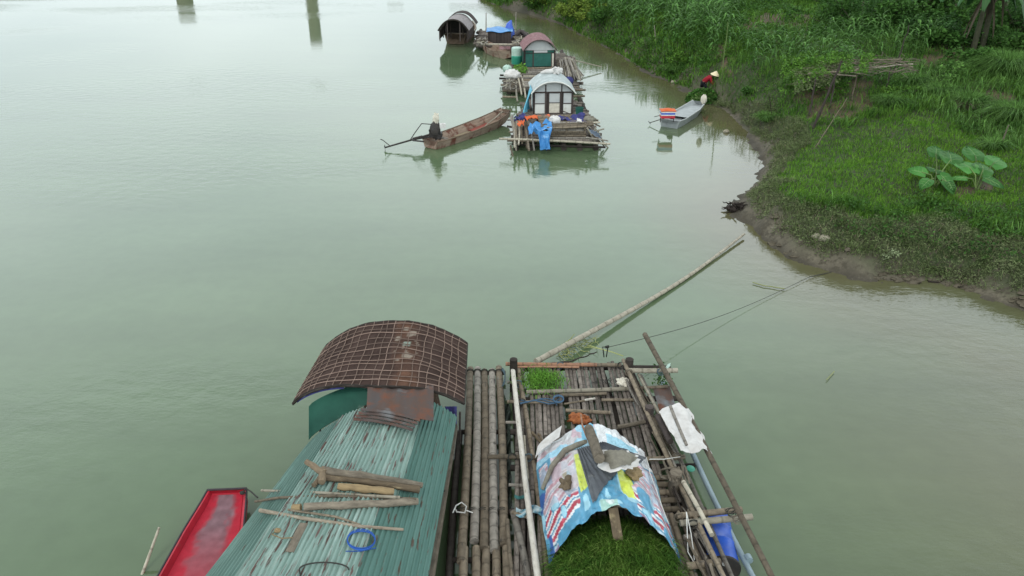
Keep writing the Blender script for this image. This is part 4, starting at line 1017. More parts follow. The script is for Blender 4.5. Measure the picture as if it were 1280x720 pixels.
def cloth(name, pts, h, m, lab, cat, amp=.06, seed=1, parent=None, nu=16, nv=16, th=.012):
    """pts: four pixel corners in order, h: four heights"""
    c = [P(x, y, hh) for (x, y), hh in zip(pts, h)]
    def f(u, v):
        p = c[0].lerp(c[1], v).lerp(c[3].lerp(c[2], v), u)
        nz_ = vnoise(u * 5 + seed, v * 5, 1, 80 + seed) - .5; n2 = vnoise(u * 11, v * 11 + seed, 1, 90 + seed) - .5; n3 = vnoise(u * 3, v * 3 + seed, 1, 95 + seed) - .5
        return p + Vector((amp * 1.6 * n3, amp * 1.2 * n2, amp * (2 * nz_ + n2)))
    o = MB(); o.grid(f, nu, nv, th); ob = o.build(name, m, parent)
    if parent is None: tag(ob, lab, cat)
    return ob
def sackblob(name, px, h, r, m, lab, cat, seed=2, rough=.35):
    o = MB(); c = P(*px, h); o.blob(c, r, 10, 16, rough, seed); return tag(o.build(name, m), lab, cat)

# ------- raft 1: white panelled hut
r1 = thing('bamboo_raft', 'bamboo raft carrying the white panelled hut, log stack at its front', 'raft', P(698, 165, 0))
dk = MB(); A0, B0 = P(640, 176, .34), P(752, 176, .34); A1, B1 = P(654, 126, .34), P(722, 126, .34)
for i in range(30):
    t = i / 29; dk.bamboo(A0.lerp(A1, t) + Vector((rng.uniform(-.15, .15), 0, rng.uniform(-.02, .02))), B0.lerp(B1, t) + Vector((rng.uniform(-.2, .2), 0, 0)), .07, .07, 6, .008, .4)
dk.build('deck', M_slat, r1)
for k in range(6):
    x = 645 + k * 20; pole(r1, (x, 186), (x * .62 + 262, 122), .12, M_bamd, .08, nm='float_pole', n=8)
for a, b, r, m, h in (((624, 173.5), (763, 180), .05, M_bamp, .55), ((634, 176), (690, 177), .04, M_bam, .5), ((640, 180), (757, 184), .05, M_bamd, .25), ((676, 156), (750, 153), .05, M_bamp, .95),
                      ((684, 160), (733, 158), .05, M_bam, .95), ((690, 149), (748, 150.5), .05, M_bam, .9), ((634, 150), (664, 149), .04, M_bamg, .45), ((634, 158), (650, 160), .05, M_bamd, .4), ((636, 165), (650, 165), .04, M_bam, .4)):
    pole(r1, a, b, r, m, h)
# bundle of poles on the left running towards the camera
for k in range(15):
    x0 = 638 + k * 1.6 + rng.uniform(-1, 1); y1 = rng.uniform(172, 188)
    pole(r1, (x0, rng.uniform(143, 152)), (x0 + rng.uniform(0, 9) - 2, y1), rng.uniform(.03, .05), None, rng.uniform(.5, .85), rng.uniform(.15, .6), 'loose_pole')
pole(r1, (638, 182), (642, 199), .04, M_bam, .3, -.1, 'loose_pole')
# stack of horizontal poles, front face
for k in range(9):
    z = .45 + .07 * k; a = P(688, 173, z) if False else None
    yb = P(700, 174, .4).y + (k % 2) * .05
    xa, xb = P(687, 174, .4).x + rng.uniform(-.1, .1), P(732, 174, .4).x + rng.uniform(-.1, .1)
    MB().bamboo((xa, yb + .05 * k, z), (xb, yb + .05 * k, z), .045, .045, 6, .01, .4).build('stack_pole', rng.choice([M_bam, M_bamg]), r1)
for x in (689, 708, 731):
    b = P(x, 175, .35); MB().bamboo(b, b + Vector((0, .2, .75)), .04, .04, 6, 0, .4).build('stack_post', M_bam, r1)
# right end: splayed poles
for a, b, h, h1 in (((734, 160), (744, 178), 1.0, .3), ((736, 158), (752, 172), .95, .4), ((744, 160), (754, 177), .9, .2), ((740, 168), (755, 182), .8, .1), ((752, 175), (762, 187), .4, -.1), ((733, 172), (760, 176), .7, .4), ((738, 166), (755, 161), .6, .6), ((736, 150), (750, 158), .9, .9)):
    pole(r1, a, b, .035, None, h, h1, 'loose_pole')
# upper deck behind the stack
ud = MB(); a0, b0, a1, b1 = P(676, 158, .98), P(738, 156, .98), P(672, 146, .98), P(730, 144, .98)
for i in range(9): ud.bamboo(a0.lerp(a1, i / 8), b0.lerp(b1, i / 8) + Vector((rng.uniform(-.2, .2), 0, 0)), .055, .055, 6, .01, .4)
ud.build('upper_deck', M_bam, r1)
for (x, y) in ((676, 158), (738, 156), (672, 146), (730, 144)):
    q = P(x, y, .95); MB().bamboo((q.x, q.y, .1), q, .05, .05, 6, 0, .4).build('deck_post', M_bamd, r1)

# hut 1
def hut(name, lab, fl, fr, depth, hw, rise, mats, parts, skew=Vector((0, 0, 0))):
    """fl, fr: front base corners; hw: wall height"""
    fl, fr = Vector(fl), Vector(fr); t = thing(name, lab, 'hut', (fl + fr) / 2)
    wv = fr - fl; wv.z = 0; ax = wv.normalized(); bk = Vector((-ax.y, ax.x, 0)) * depth; W = wv.length
    up = Vector((0, 0, 1))
    def pan(u0, u1, z0, z1, m, nm, off=0.0, th=.03):
        a = fl + ax * (W * u0) - bk.normalized() * off; b = fl + ax * (W * u1) - bk.normalized() * off
        n_ = bk.normalized() * th
        MB().hexa([a + up * z0, b + up * z0, b + n_ + up * z0, a + n_ + up * z0], [a + up * z1, b + up * z1, b + n_ + up * z1, a + n_ + up * z1]).build(nm, m, t, False)
    # side walls and back wall
    for s in (0, 1):
        a = fl + ax * (W * s) + bk.normalized() * .04; n_ = ax * (.03 if s == 0 else -.03)
        MB().hexa([a, a + bk, a + bk + n_, a + n_], [a + up * hw, a + bk + up * hw, a + bk + n_ + up * hw, a + n_ + up * hw]).build('side_wall', mats['side'], t, False)
    a = fl + bk; MB().hexa([a, a + wv, a + wv - bk.normalized() * .03, a - bk.normalized() * .03], [a + up * (hw), a + wv + up * (hw), a + wv - bk.normalized() * .03 + up * hw, a - bk.normalized() * .03 + up * hw]).build('back_wall', mats['side'], t, False)
    for q in parts: pan(*q)
    # gable
    for off, nm in ((0.0, 'gable'), (depth - .03, 'back_gable')):
        g = MB(); vs = []; N_ = 16
        for k in range(N_ + 1):
            x = k / N_; zz = hw + rise * (1 - abs(2 * x - 1) ** 2.2) - .03
            p = fl + ax * (W * x) + bk.normalized() * off
            vs += [p + up * hw, p + up * max(zz, hw + .001), p + bk.normalized() * .025 + up * hw, p + bk.normalized() * .025 + up * max(zz, hw + .001)]
        fs = []
        for k in range(N_):
            o = k * 4; fs += [(o, o + 4, o + 5, o + 1), (o + 2, o + 3, o + 7, o + 6), (o + 1, o + 5, o + 7, o + 3)]
        g._add(vs, fs, [(0, 0, .5)] * len(vs)); g.build(nm, mats['gable'], t, False)
    f = arch_roof(fl - ax * .14 + up * hw - bk.normalized() * .22, fr + ax * .14 + up * hw - bk.normalized() * .22, rise + .05, bk * 1.0 + bk.normalized() * .40, mats['roof'], t)
    MB().tube([f(0, k / 16) + Vector((0, -.02, -.03)) for k in range(17)], .03, 6).build('roof_edge', mats['edge'], t)
    return t, f
hb0, hb1 = P(667, 142.5, .40), P(715, 142, .40)
wh = hgt(hb0, 115.5); W1 = (hb1 - hb0).length
fm = M_frame
prt = [(0.02, .29, .02, wh * .47, M_panel, 'panel'), (0.02, .29, wh * .49, wh - .04, M_panelg, 'panel'), (.40, .68, .05, wh * .50, M_cream, 'panel', .0), (.40, .68, wh * .52, wh - .06, M_panelg, 'panel', .0),
       (.76, .98, .02, wh * .47, M_panel, 'panel'), (.76, .98, wh * .49, wh - .04, M_panelg, 'panel')]
for u0, u1, z0, z1 in ((-.02, .03, 0, wh), (.285, .335, 0, wh), (.35, .40, 0, wh), (.67, .715, 0, wh), (.72, .765, 0, wh), (.97, 1.02, 0, wh), (0.03, .97, wh - .04, wh + .03), (.03, .28, wh * .46, wh * .50), (.77, .97, wh * .46, wh * .50), (.40, .67, wh * .5, wh * .53), (.40, .67, 0, .05)):
    prt.append((u0, u1, z0, z1, fm, 'frame_bar', .02, .05))
for u0, u1 in ((.29, .32), (.70, .73)):
    prt.append((u0, u1, wh + .03, wh + .36, fm, 'frame_bar', .02, .03))
hut1, roof1 = hut('hut', 'small hut with white panels and pale grey arched roof on the nearest distant raft', hb0, hb1, 1.9, wh, .52, dict(side=M_panelg, gable=M_panelg, roof=M_roofg, edge=M_panel), prt)
# crumpled sack on the roof
o = MB(); c = roof1(.75, .50); o.tube([c + Vector((-.5, -.05, .03)), c + Vector((-.25, 0, .08)), c + Vector((0, 0, .1)), c + Vector((.3, .05, .12))], [.05, .09, .12, .07], 9, irr=.5); o.blob(c + Vector((.3, 0, .12)), (.26, .2, .16), 10, 14, .8, 4)
tag(o.build('white_sack', M_wsack), 'crumpled white sack lying on top of the pale grey hut roof', 'sack')
def hang(u, v):
    a = roof1(.05 + .5 * v, .03); top = a + Vector((-.02, 0, .05)); bot = Vector((a.x - .38 + .3 * v, a.y + .0, .45))
    p = top.lerp(bot, u); return p + Vector((-.09 * math.sin(v * 14) * u - .06 * math.sin(u * 3), .05 * math.cos(v * 11), 0))
o = MB(); o.grid(hang, 16, 24, .008); tag(o.build('hanging_tarp', M_cyan), 'cyan tarpaulin hanging from the left eave of the white panelled hut', 'tarp')
cloth('blue_tarp', [(661, 155), (690, 152), (689, 163), (659, 166)], [1.1, 1.05, .95, .9], M_bluetarp, 'crumpled blue tarpaulin lying over the front pole of the nearest distant raft', 'tarp', .14, 3, nu=22, nv=22)
blt = bpy.context.scene.collection.objects.get('blue_tarp')
g = MB()
def bfall(u, v):
    a = P(670 + 19 * v, 163, .98); b = P(679 + 8 * v - 3 * (1 - v), 187, .18 + .1 * v); p = a.lerp(b, u); return p + Vector((.05 * math.sin(v * 9 + u * 4), -.05 - .07 * math.sin(v * 12), .03 * math.sin(u * 9)))
g.grid(bfall, 16, 16, .01); g.build('hanging_fold', M_bluetarp, blt)
cloth('orange_tarp', [(656, 146), (688, 143), (687, 147.5), (660, 149)], [.95, 1.0, 1.0, .95], M_orangeb, 'long orange cloth strip in front of the white panelled hut', 'cloth', .06, 5)
cloth('orange_cloth', [(647, 151), (656, 149.5), (656, 155), (648, 156)], [.9, .95, .9, .85], M_orangeb, 'small square orange cloth left of the crumpled blue tarpaulin', 'cloth', .06, 6, nu=8, nv=8)
sackblob('white_sack', (693, 150), 1.12, (.25, .22, .19), M_wsack, 'plump white sack sitting mid deck in front of the white panelled hut', 'sack', 3)
cloth('blue_cloth', [(643, 145), (656, 143), (657, 149), (644, 151)], [.85, .9, .85, .8], M_purple, 'dark blue cloth heap at the left corner before the white panelled hut', 'cloth', .12, 7, nu=12, nv=12)
cloth('purple_cloth', [(699, 145), (729, 145), (733, 152), (700, 150)], [1.05, 1.05, 1.05, 1.05], M_purple, 'long purple blue cloth pile before the right half of the white hut', 'cloth', .14, 8)
cloth('white_rag', [(721, 149), (727, 148.5), (727, 152), (721, 152)], [1.2, 1.2, 1.2, 1.15], M_wsack, 'small white rag on the purple blue cloth pile', 'rag', .05, 9, nu=6, nv=6)
cloth('grey_sheet', [(736, 162), (746, 164), (752, 172), (738, 170)], [.85, .85, .55, .6], mat('blue grey sheet', (.22, .27, .35), None, .5, 4, coord='obj', rnd=0), 'small blue grey sheet among splayed poles at the raft right end', 'sheet', .03, 10, nu=6, nv=6)
bt_ = thing('bucket', 'dark green bucket at the right of the white panelled hut', 'bucket', P(724, 144.5, .95)); c = P(724, 144.5, .98)
MB().lathe([(.0, 0), (.15, 0), (.18, .36), (.19, .37), (.165, .37), (.14, .06), (0, .05)], c, (0, 0, 1), 16).build('pail', M_gdoor, bt_)
MB().tube([c + Vector((.18 * math.cos(a), .02, .36 + .05 * math.sin(a))) for a in np.linspace(0, math.pi, 9)], .01, 5).build('handle', M_darkmetal, bt_)
o = MB(); o.crooked(P(702, 138, 1.1), P(712, 142.5, .95), .025, .02, 6, .05); tag(o.build('stick', M_frame), 'dark stick leaning at the right door post of the white hut', 'stick')
sackblob('brown_sack', (737, 149), 1.02, (.28, .25, .14), M_sand, 'beige flat sack at the right end of the upper deck of the nearest distant raft', 'sack', 8)

# ------- raft 2: green hut
r2 = thing('bamboo_raft', 'bamboo raft carrying the dark green hut under a maroon roof', 'raft', P(680, 98, 0))
dk = MB(); A0, B0, A1, B1 = P(630, 112, .34), P(722, 112, .34), P(645, 68, .34), P(712, 68, .34)
for i in range(34):
    t = i / 33; dk.bamboo(A0.lerp(A1, t) + Vector((rng.uniform(-.25, .25), 0, rng.uniform(-.02, .02))), B0.lerp(B1, t) + Vector((rng.uniform(-.4, .4), 0, 0)), .09, .09, 6, .008, .5)
dk.build('deck', M_slat, r2)
for k in range(5): pole(r2, (636 + k * 19, 116), (650 + k * 13, 64), .14, M_bamd, .08, nm='float_pole', n=8)
for a, b in (((625, 94), (640, 94.5)), ((624, 98), (640, 98)), ((626, 106), (655, 107)), ((628, 113.5), (655, 114.5)), ((628, 121), (645, 121.5)), ((700, 94), (728, 94)), ((702, 99), (728, 99)), ((700, 105), (727, 104)), ((703, 113), (732, 112.5)),
             ((704, 120.5), (731, 120)), ((712, 86), (722, 86)), ((708, 133), (722, 132.5)), ((712, 140), (736, 139)), ((700, 109), (724, 109)), ((628, 101), (644, 102))):
    pole(r2, a, b, .06, rng.choice([M_bamd, M_bam]), .38)
for a, b in (((646, 92), (652, 118)), ((650, 90), (655, 112)), ((645, 105), (647, 127)), ((652, 96), (657, 122))): pole(r2, a, b, .05, M_bamp, .6, .4, 'loose_pole')
st = MB()
for i in range(10):
    t = i / 9; pole(r2, (653 + rng.uniform(-2, 2), 86 + 22 * t), (690, 85 + 22 * t), .07, None, .55 + .04 * (i % 2), nm='stack_pole')
# hut 2
g0, g1 = P(656, 84, .5), P(693, 83.5, .5); wh2 = hgt(g0, 63)
pr2 = [(.02, .26, .02, wh2 - .05, M_gdoor, 'side_panel'), (.30, .88, .04, wh2 * .82, M_gdoor, 'door', .03), (.28, .75, wh2 * .84, wh2 - .02, M_panelg, 'panel', .01), (.76, .98, wh2 * .84, wh2 - .02, M_gdoor, 'panel', .01), (.90, .97, 0.02, wh2 * .8, M_cream, 'panel', .01)]
for u0, u1, z0, z1 in ((-.03, .02, 0, wh2), (.26, .30, 0, wh2), (.98, 1.03, 0, wh2), (.88, .91, 0, wh2 * .82), (.02, .98, wh2 * .82, wh2 * .84 + .02)): pr2.append((u0, u1, z0, z1, M_frame, 'frame_bar', .03, .04))
hut2, roof2 = hut('hut', 'dark green hut with a maroon arched roof on the middle distant raft', g0, g1, 2.2, wh2, .60, dict(side=M_gdoor, gable=M_panelg, roof=M_roofm, edge=M_frame), pr2)
dr = thing('drum', 'green drum with a pale top left of the dark green hut', 'drum', P(646, 81, .5)); c = P(646, 80, .5)
MB().lathe([(.30, 0), (.33, .03), (.33, .45), (.34, .47), (.33, .5), (.32, .52)], c, (0, 0, 1), 20).build('drum', M_greenpl, dr); MB().lathe([(.325, .525), (.325, .95), (.27, .99), (.0, 1.0)], c, (0, 0, 1), 20).build('upper_drum', M_palegreen, dr)
leafheap('potted_greens', 'green leafy plants growing in a heap below the green drum', 'plants', P(650, 91, .5)[:], .42, .6, .45, F_cutl, 420, .16)
sackblob('white_sack', (640, 93), .75, (.46, .36, .26), M_wsack, 'large white sack at the left edge of the middle distant raft', 'sack', 6)
sackblob('green_net', (634, 86), .7, (.26, .3, .22), M_palegreen, 'pale green plastic bundle just behind the large white sack', 'bundle', 9)
def woodheap(name, lab, px0, px1, n, h, m=None, ln=(6, 16), ang=(0, 3.1), cat='wood pile', r=.035):
    t = thing(name, lab, cat, P((px0[0] + px1[0]) / 2, (px0[1] + px1[1]) / 2, .4))
    for k in range(n):
        x, y = rng.uniform(px0[0], px1[0]), rng.uniform(px0[1], px1[1]); a = rng.uniform(*ang); l = rng.uniform(*ln) / 2
        hh = h + rng.uniform(-.15, .25); MB().crooked(P(x - l * math.cos(a), y - l * math.sin(a) * .5, hh), P(x + l * math.cos(a), y + l * math.sin(a) * .5, hh + rng.uniform(-.1, .1)), r, r * .7, 5, .05, 4).build('stick', m or rng.choice([M_bamg, M_bamp, M_logg]), t)
    return t
woodheap('driftwood_heap', 'pale driftwood heap at the left front of the middle distant raft', (631, 99), (646, 111), 40, .62, None, (3, 8))
woodheap('branch_heap', 'brown brush heap just right of the dark green hut', (697, 74), (718, 88), 55, .62, rng.choice([M_logg, M_bam]), (5, 12))
t = thing('pole_bundle', 'fan of long pale poles piled right of the maroon roofed hut', 'poles', P(706, 90, .5))
for k in range(20):
    x0 = 700 + k * .9; MB().bamboo(P(x0 + rng.uniform(-2, 2), 74 + rng.uniform(-2, 2), .95 + rng.uniform(-.1, .1)), P(x0 + 3 + k * .5, 97 + rng.uniform(-4, 6), .65), .035, .035, 6, .015, .5).build('bamboo_pole', rng.choice([M_bamp, M_bamg]), t)
sackblob('blue_bundle', (711, 101), .7, (.26, .2, .22), M_purple, 'dark blue bundle at the front right of the middle distant raft', 'bundle', 12)
o = MB(); o.bamboo(P(705, 72, .8), P(752, 83.5, .2), .05, .03, 6, .01, .5); tag(o.build('gangway_pole', M_bamp), 'long pale pole pointing right from the maroon roofed hut raft', 'pole')

# ------- raft 3 with blue covered box, wooden boat before it
r3 = thing('bamboo_raft', 'farthest bamboo raft with a dark box under a blue cover', 'raft', P(630, 55, 0))
dk = MB(); A0, B0, A1, B1 = P(597, 57, .34), P(657, 58, .34), P(598, 40, .34), P(655, 41, .34)
for i in range(24): t = i / 23; dk.bamboo(A0.lerp(A1, t) + Vector((rng.uniform(-.3, .3), 0, 0)), B0.lerp(B1, t) + Vector((rng.uniform(-.4, .4), 0, 0)), .12, .12, 6, .008, .6)
dk.build('deck', M_slat, r3)
for k in range(4): pole(r3, (600 + k * 17, 59), (601 + k * 16, 38), .15, M_bamd, .08, nm='float_pole', n=8)
for a, b in (((595, 41), (612, 41)), ((596, 45), (608, 45.5)), ((650, 46), (664, 46)), ((595.5, 49), (606, 49)), ((596, 54), (607, 54)), ((648, 42), (660, 42))): pole(r3, a, b, .07, M_bamd, .4)
a, b = P(610, 55, .4), P(639, 55, .4); bh = .78
bx = thing('box_cabin', 'dark slatted box with a bright blue cover on the farthest raft', 'box', (a + b) / 2)
dv = Vector((0, 2.0, 0)); up = Vector((0, 0, bh))
sl = MB(); W_ = (b - a).length
for k in range(26): x = a.lerp(b, (k + .5) / 26); sl.beam(x, x + up * .98, W_ / 26 * .85, .05, (0, 1, 0))
sl.build('front_slats', M_frame, bx, False)
MB().hexa([a + Vector((0, .04, 0)), b + Vector((0, .04, 0)), b + dv, a + dv], [a + Vector((0, .04, 0)) + up, b + Vector((0, .04, 0)) + up, b + dv + up, a + dv + up]).build('box_wall', M_frame, bx, False)
MB().grid(lambda u, v: a + Vector((-.1, -.12, bh + .05)) + (b - a + Vector((.2, 0, 0))) * v + dv * 1.08 * u + Vector((0, 0, .05 * math.sin(v * 9 + u * 4) + .15 * u * (1 - u))), 12, 22, .02).build('cover', M_bluetarp, bx)
o = MB(); c = P(637, 41, .9); o.tube([c + Vector((0, 0, -.3)), c + Vector((-.05, 0, .2)), c + Vector((0, 0, .6)), c + Vector((.12, .05, .85))], [.42, .36, .2, .05], 10, irr=.35); tag(o.build('blue_bundle', M_blue), 'peaked dark blue plastic bundle right of the blue covered box', 'bundle')
woodheap('driftwood_heap', 'pale driftwood heap left of the blue covered box', (598, 47), (608, 56), 40, .7, None, (3, 7), r=.05)
woodheap('driftwood_heap', 'pale driftwood heap right of the blue covered box', (642, 46), (654, 58), 50, .75, None, (3, 7), r=.05)
o = MB(); 
for k in range(3): o.tube([P(643 + 16 * u, 44 - 5 * math.sin(u * math.pi) + k, .7) for u in np.linspace(0, 1, 9)], .12, 6, irr=.3)
tag(o.build('tyre_cover', M_frame), 'dark arched cover at the right back of the farthest raft', 'cover')
for (x, yt, yb, lab) in ((607.5, 16, 42, 'thin upright pole at the left of the farthest raft'), (644.5, 15, 44, 'thin upright pole at the right of the farthest raft')):
    b_ = P(x, yb, .2); hh = hgt(b_, yt); o = MB(); o.bamboo(b_, b_ + Vector((.03, 0, hh)), .045, .03, 6, .01, .5); tag(o.build('upright_pole', M_bamg), lab, 'pole')
wa, wb_ = P(652, 53.5, .45), P(624, 65, .50)
wst = [(0, .35, .2, .05, .6, .25), (.2, .6, .45, -.05, .45, .1), (.6, .6, .45, -.05, .42, .1), (.88, .42, .28, -.02, .5, .15), (1, .16, .08, .15, .62, .3)]
wbt = thing('wooden_boat', 'small weathered wooden boat moored before the blue covered box', 'boat', P(634, 60, 0))
hull(P(606, 55.5, .4), P(640, 65.5, .45), [(0, .25, .15, .1, .62, .3), (.25, .5, .4, -.05, .45, .1), (.6, .75, .55, -.05, .42, .1), (.88, .55, .38, -.02, .5, .15), (1, .25, .12, .15, .58, .3)]).build('hull', M_woodp, wbt, False)
MB().beam(P(608, 55, .75), P(652, 55.5, .75), .16, .06).build('side_plank', M_bamp, wbt, False)
MB().grid(lambda u, v: P(624 + 14 * v, 58 + 3.5 * u, .55 + .1 * math.sin(v * 6)), 6, 10, .02).build('old_cover', M_roofm, wbt)

# ------- far covered boat
kb = thing('covered_boat', 'far covered boat with grey thatch roof, seen from its open end', 'covered boat', P(569, 56, 0))
ka, kz = P(570, 55.5, 0), P(583, 40.5, 0); 
kst = [(0, .78, .55, .02, .72, .35), (.12, .95, .75, -.1, .62, .15), (.6, 1.05, .85, -.1, .60, .1), (.9, .8, .6, -.1, .65, .15), (1, .5, .3, .1, .85, .3)]
hull(ka, kz, kst).build('hull', M_wood, kb, False)
for s in (-1, 1): MB().tube(hull_edge(ka, kz, kst, s), .05, 6).build('gunwale', M_woodg, kb)
dk_ = (kz - ka).normalized(); sk_ = Vector((dk_.y, -dk_.x, 0))
MB().beam(ka + dk_ * .25 - sk_ * .8 + Vector((0, 0, .74)), ka + dk_ * .25 + sk_ * .8 + Vector((0, 0, .74)), .22, .05).build('bench', M_bamp, kb, False)
fl = P(547.5, 38.5, 1.25); fr_k = P(585.5, 39, 1.25)
rk = arch_roof(fl, fr_k, .75, dk_ * 3.0, M_roofw, kb)
MB().tube([rk(0, k / 16) for k in range(17)], .06, 6).build('roof_edge', M_bamd, kb)
arch_roof(fl + dk_ * 2.7 + Vector((0.05, 0, .08)), fr_k + dk_ * 2.7 + Vector((.22, 0, .08)), .80, dk_ * .9, M_frame, kb, 'rear_canopy')
for v in (.04, .30, .72, .96):
    for u in (0.03, .5, .95):
        q = rk(u, v); MB().bamboo((q.x * .98 + ka.x * .02, q.y, .55), q, .04, .04, 6, 0, .5).build('roof_post', M_frame, kb)
MB().grid(lambda u, v: (lambda q: Vector((q.x, q.y, q.z * (1 - u) + .62 * u)))(rk(.93, v)), 3, 14, .03).build('back_curtain', M_darkmetal, kb)
for v in (0.02, .98): MB().grid(lambda u, w: (lambda q: Vector((q.x * (1 - .10 * u * (1 if v > .5 else -1) * .02), q.y, q.z * (1 - u) + .62 * u)))(rk(.1 + .8 * w, v)), 3, 8, .03).build('side_mat', M_frame, kb)

# ------- longtail boat
la, lb_ = P(537, 176, .35), P(632.5, 139.5, .5)
lst = [(0, .42, .30, .02, .36, .16), (.1, .48, .36, -.06, .33, .02), (.45, .56, .42, -.08, .33, .0), (.75, .52, .38, -.04, .40, .05), (.92, .40, .27, .08, .52, .2), (1, .30, .20, .28, .62, .42)]
lt = thing('longtail_boat', 'worn wooden longtail boat with an engine on its stern beside the white panelled hut', 'boat', P(585, 160, 0))
hull(la, lb_, lst).build('hull', M_woodp, lt, False)
for s in (-1, 1): MB().tube(hull_edge(la, lb_, lst, s), .028, 6).build('gunwale', M_wood, lt)
ld = (lb_ - la); ld.z = 0; lsd = Vector((ld.y, -ld.x, 0)).normalized()
def lp(s, o, z): c = la + ld * s + lsd * o; return Vector((c.x, c.y, z))
MB().beam(lp(.93, -.42, .56), lp(.93, .42, .56), .1, .04).build('thwart', M_wood, lt, False)
MB().grid(lambda u, v: lp(.55 + .24 * u, -.36 + .6 * v, .07 + .03 * math.sin(v * 6) + .06 * u), 8, 8, .01).build('red_floor_mat', mat('red floor', (.30, .06, .05), (.22, .08, .06), .6, 3, coord='obj', rnd=0), lt)
MB().grid(lambda u, v: lp(.34 + .2 * u, -.34 + .66 * v, .05 + .02 * math.sin(v * 5)), 8, 8, .01).build('tan_floor_mat', mat('tan floor', (.30, .25, .16), (.22, .18, .12), .7, 3, coord='obj', rnd=0), lt)
MB().crooked(lp(.55, .28, .12), lp(.93, .1, .6), .03, .025, 6, .01).build('oar', M_bamp, lt)
MB().crooked(lp(.85, .18, .3), lp(.97, .35, .62), .02, .02, 6, .08).build('rope', M_bamd, lt)
MB().blob(lp(.3, .1, .1), (.2, .14, .08), 8, 12, .8, 3).build('rag', M_log, lt)
MB().beam(lp(.12, -.42, .36), lp(.12, .42, .36), .2, .03).build('stern_board', M_woodg, lt, False)
def engine(par, c, tailpx, k=1.0, capm=M_cream):
    e = MB(); up = Vector((0, 0, 1)); c = Vector(c)
    e.blob(c + up * .32 * k, (.20 * k, .22 * k, .30 * k), 8, 10, .3, 2); e.beam(c + Vector((-.24 * k, 0, .12 * k)), c + Vector((.24 * k, 0, .12 * k)), .3 * k, .16 * k); e.lathe([(.14 * k, 0), (.14 * k, .12 * k), (.1 * k, .14 * k)], c + Vector((0, -.2 * k, .3 * k)), (0, -1, 0), 14)
    e.blob(c + Vector((-.12, .1, .2)), (.2, .2, .2), 6, 8, .9, 7); e.blob(c + Vector((.1, -.1, .1)), (.22, .2, .14), 6, 8, .9, 9); e.crooked(c + Vector((0, 0, .5)), c + Vector((.35, -.1, .62)), .02, .015, 5); eo = e.build('engine', M_darkmetal, par)
    MB().blob(c + up * .70 * k + Vector((.04, 0, 0)), (.12 * k, .12 * k, .2 * k), 8, 10, .7, 3).build('air_filter', capm, eo)
    MB().beam(c + Vector((.16 * k, -.06, .46 * k)), c + Vector((.38 * k, -.02, .46 * k)), .18 * k, .15 * k).build('fuel_tank', M_wsack, eo, False)
    T = Vector(tailpx); s0 = c + Vector((-.2 * k, 0, .12 * k))
    MB().tube([s0, s0.lerp(T, .5), T], [.04 * k, .035 * k, .03 * k], 7).build('shaft', M_darkmetal, eo)
    MB().tube([s0 + Vector((0, 0, -.1)), s0.lerp(T, .42)], .03 * k, 6).build('brace', M_darkmetal, eo)
    hv = (T - s0).normalized()
    MB().tube([c + Vector((-.1 * k, 0, .5 * k)), s0.lerp(T, .18) + up * .50 * k, s0.lerp(T, .34) + up * .22 * k, s0.lerp(T, .45)], .018 * k, 6).build('cable', M_darkmetal, eo)
    MB().tube([T + hv * (-.22) + up * .02, T + up * .30 * k + hv * .06, T + up * .36 * k + hv * .16], .016 * k, 6).build('guard', M_darkmetal, eo)
    sd3 = hv.cross(up).normalized()
    pb = MB()
    for q in range(3):
        an = q * 2.094; dd = sd3 * math.cos(an) + up * math.sin(an); pb.beam(T, T + dd * .13 * k, .06 * k, .015, hv)
    pb.build('propeller', M_darkmetal, eo, False)
    return eo
engine(lt, lp(.075, 0, .40), P(481, 184.5, .12), 1.15)
MB().tube([P(528, 170, .5), P(516, 173, .42), P(516, 175.5, .42), P(530, 177, .42)], .035, 6).build('engine_frame', M_darkmetal, lt)

# ------- grey boat at the bank
ga, gb = P(837, 150.5, .34), P(874, 128, .42)
gst = [(0, .50, .40, .0, .36, .18), (.2, .52, .42, -.05, .32, .16), (.7, .48, .36, -.02, .36, .18), (1, .34, .2, .12, .48, .3)]
gt = thing('metal_boat', 'flat grey metal boat moored at the bank below the cut greens', 'boat', P(852, 146, 0))
hull(ga, gb, gst).build('hull', M_grey, gt, False)
gd = gb - ga; gd.z = 0; gs = Vector((gd.y, -gd.x, 0)).normalized()
for s in (-1, 1): MB().tube(hull_edge(ga, gb, gst, s), .022, 6).build('gunwale', M_panelg, gt)
MB().grid(lambda u, v: (lambda c: Vector((c.x, c.y, .31 + .012 * math.sin(u * 30))))(ga + gd * (.28 + .66 * u) + gs * (v * 2 - 1) * (.47 - .12 * u)), 24, 8, .01).build('deck_sheet', M_grey, gt)
c = ga + gd * .06; MB().blob(Vector((c.x, c.y, .5)), (.14, .14, .14), 8, 10, .3, 2).build('engine', M_darkmetal, gt)
T = P(812, 153.5, .1); MB().tube([Vector((c.x, c.y, .5)), T], .02, 6).build('shaft', M_darkmetal, gt); MB().tube([T + Vector((-.06, 0, .08)), T, T + Vector((.05, 0, -.06))], .015, 5).build('propeller', M_darkmetal, gt)
MB().tube([P(818, 146, .6), P(828, 143.5, .62)], .015, 5).build('tiller', M_darkmetal, gt)
c = P(834, 146.5, .62); bxx = thing('cargo_box', 'box with orange lid and red white blue stripes on the grey metal boat', 'box', c)
def obox(nm, z0, z1, w_, m, dx=0):
    MB().hexa([c + Vector((sx * w_[0] + dx, sy * w_[1], z0)) for sx, sy in ((-1, -1), (1, -1), (1, 1), (-1, 1))], [c + Vector((sx * w_[0] * .96 + dx, sy * w_[1] * .96, z1)) for sx, sy in ((-1, -1), (1, -1), (1, 1), (-1, 1))]).build(nm, m, bxx, False)
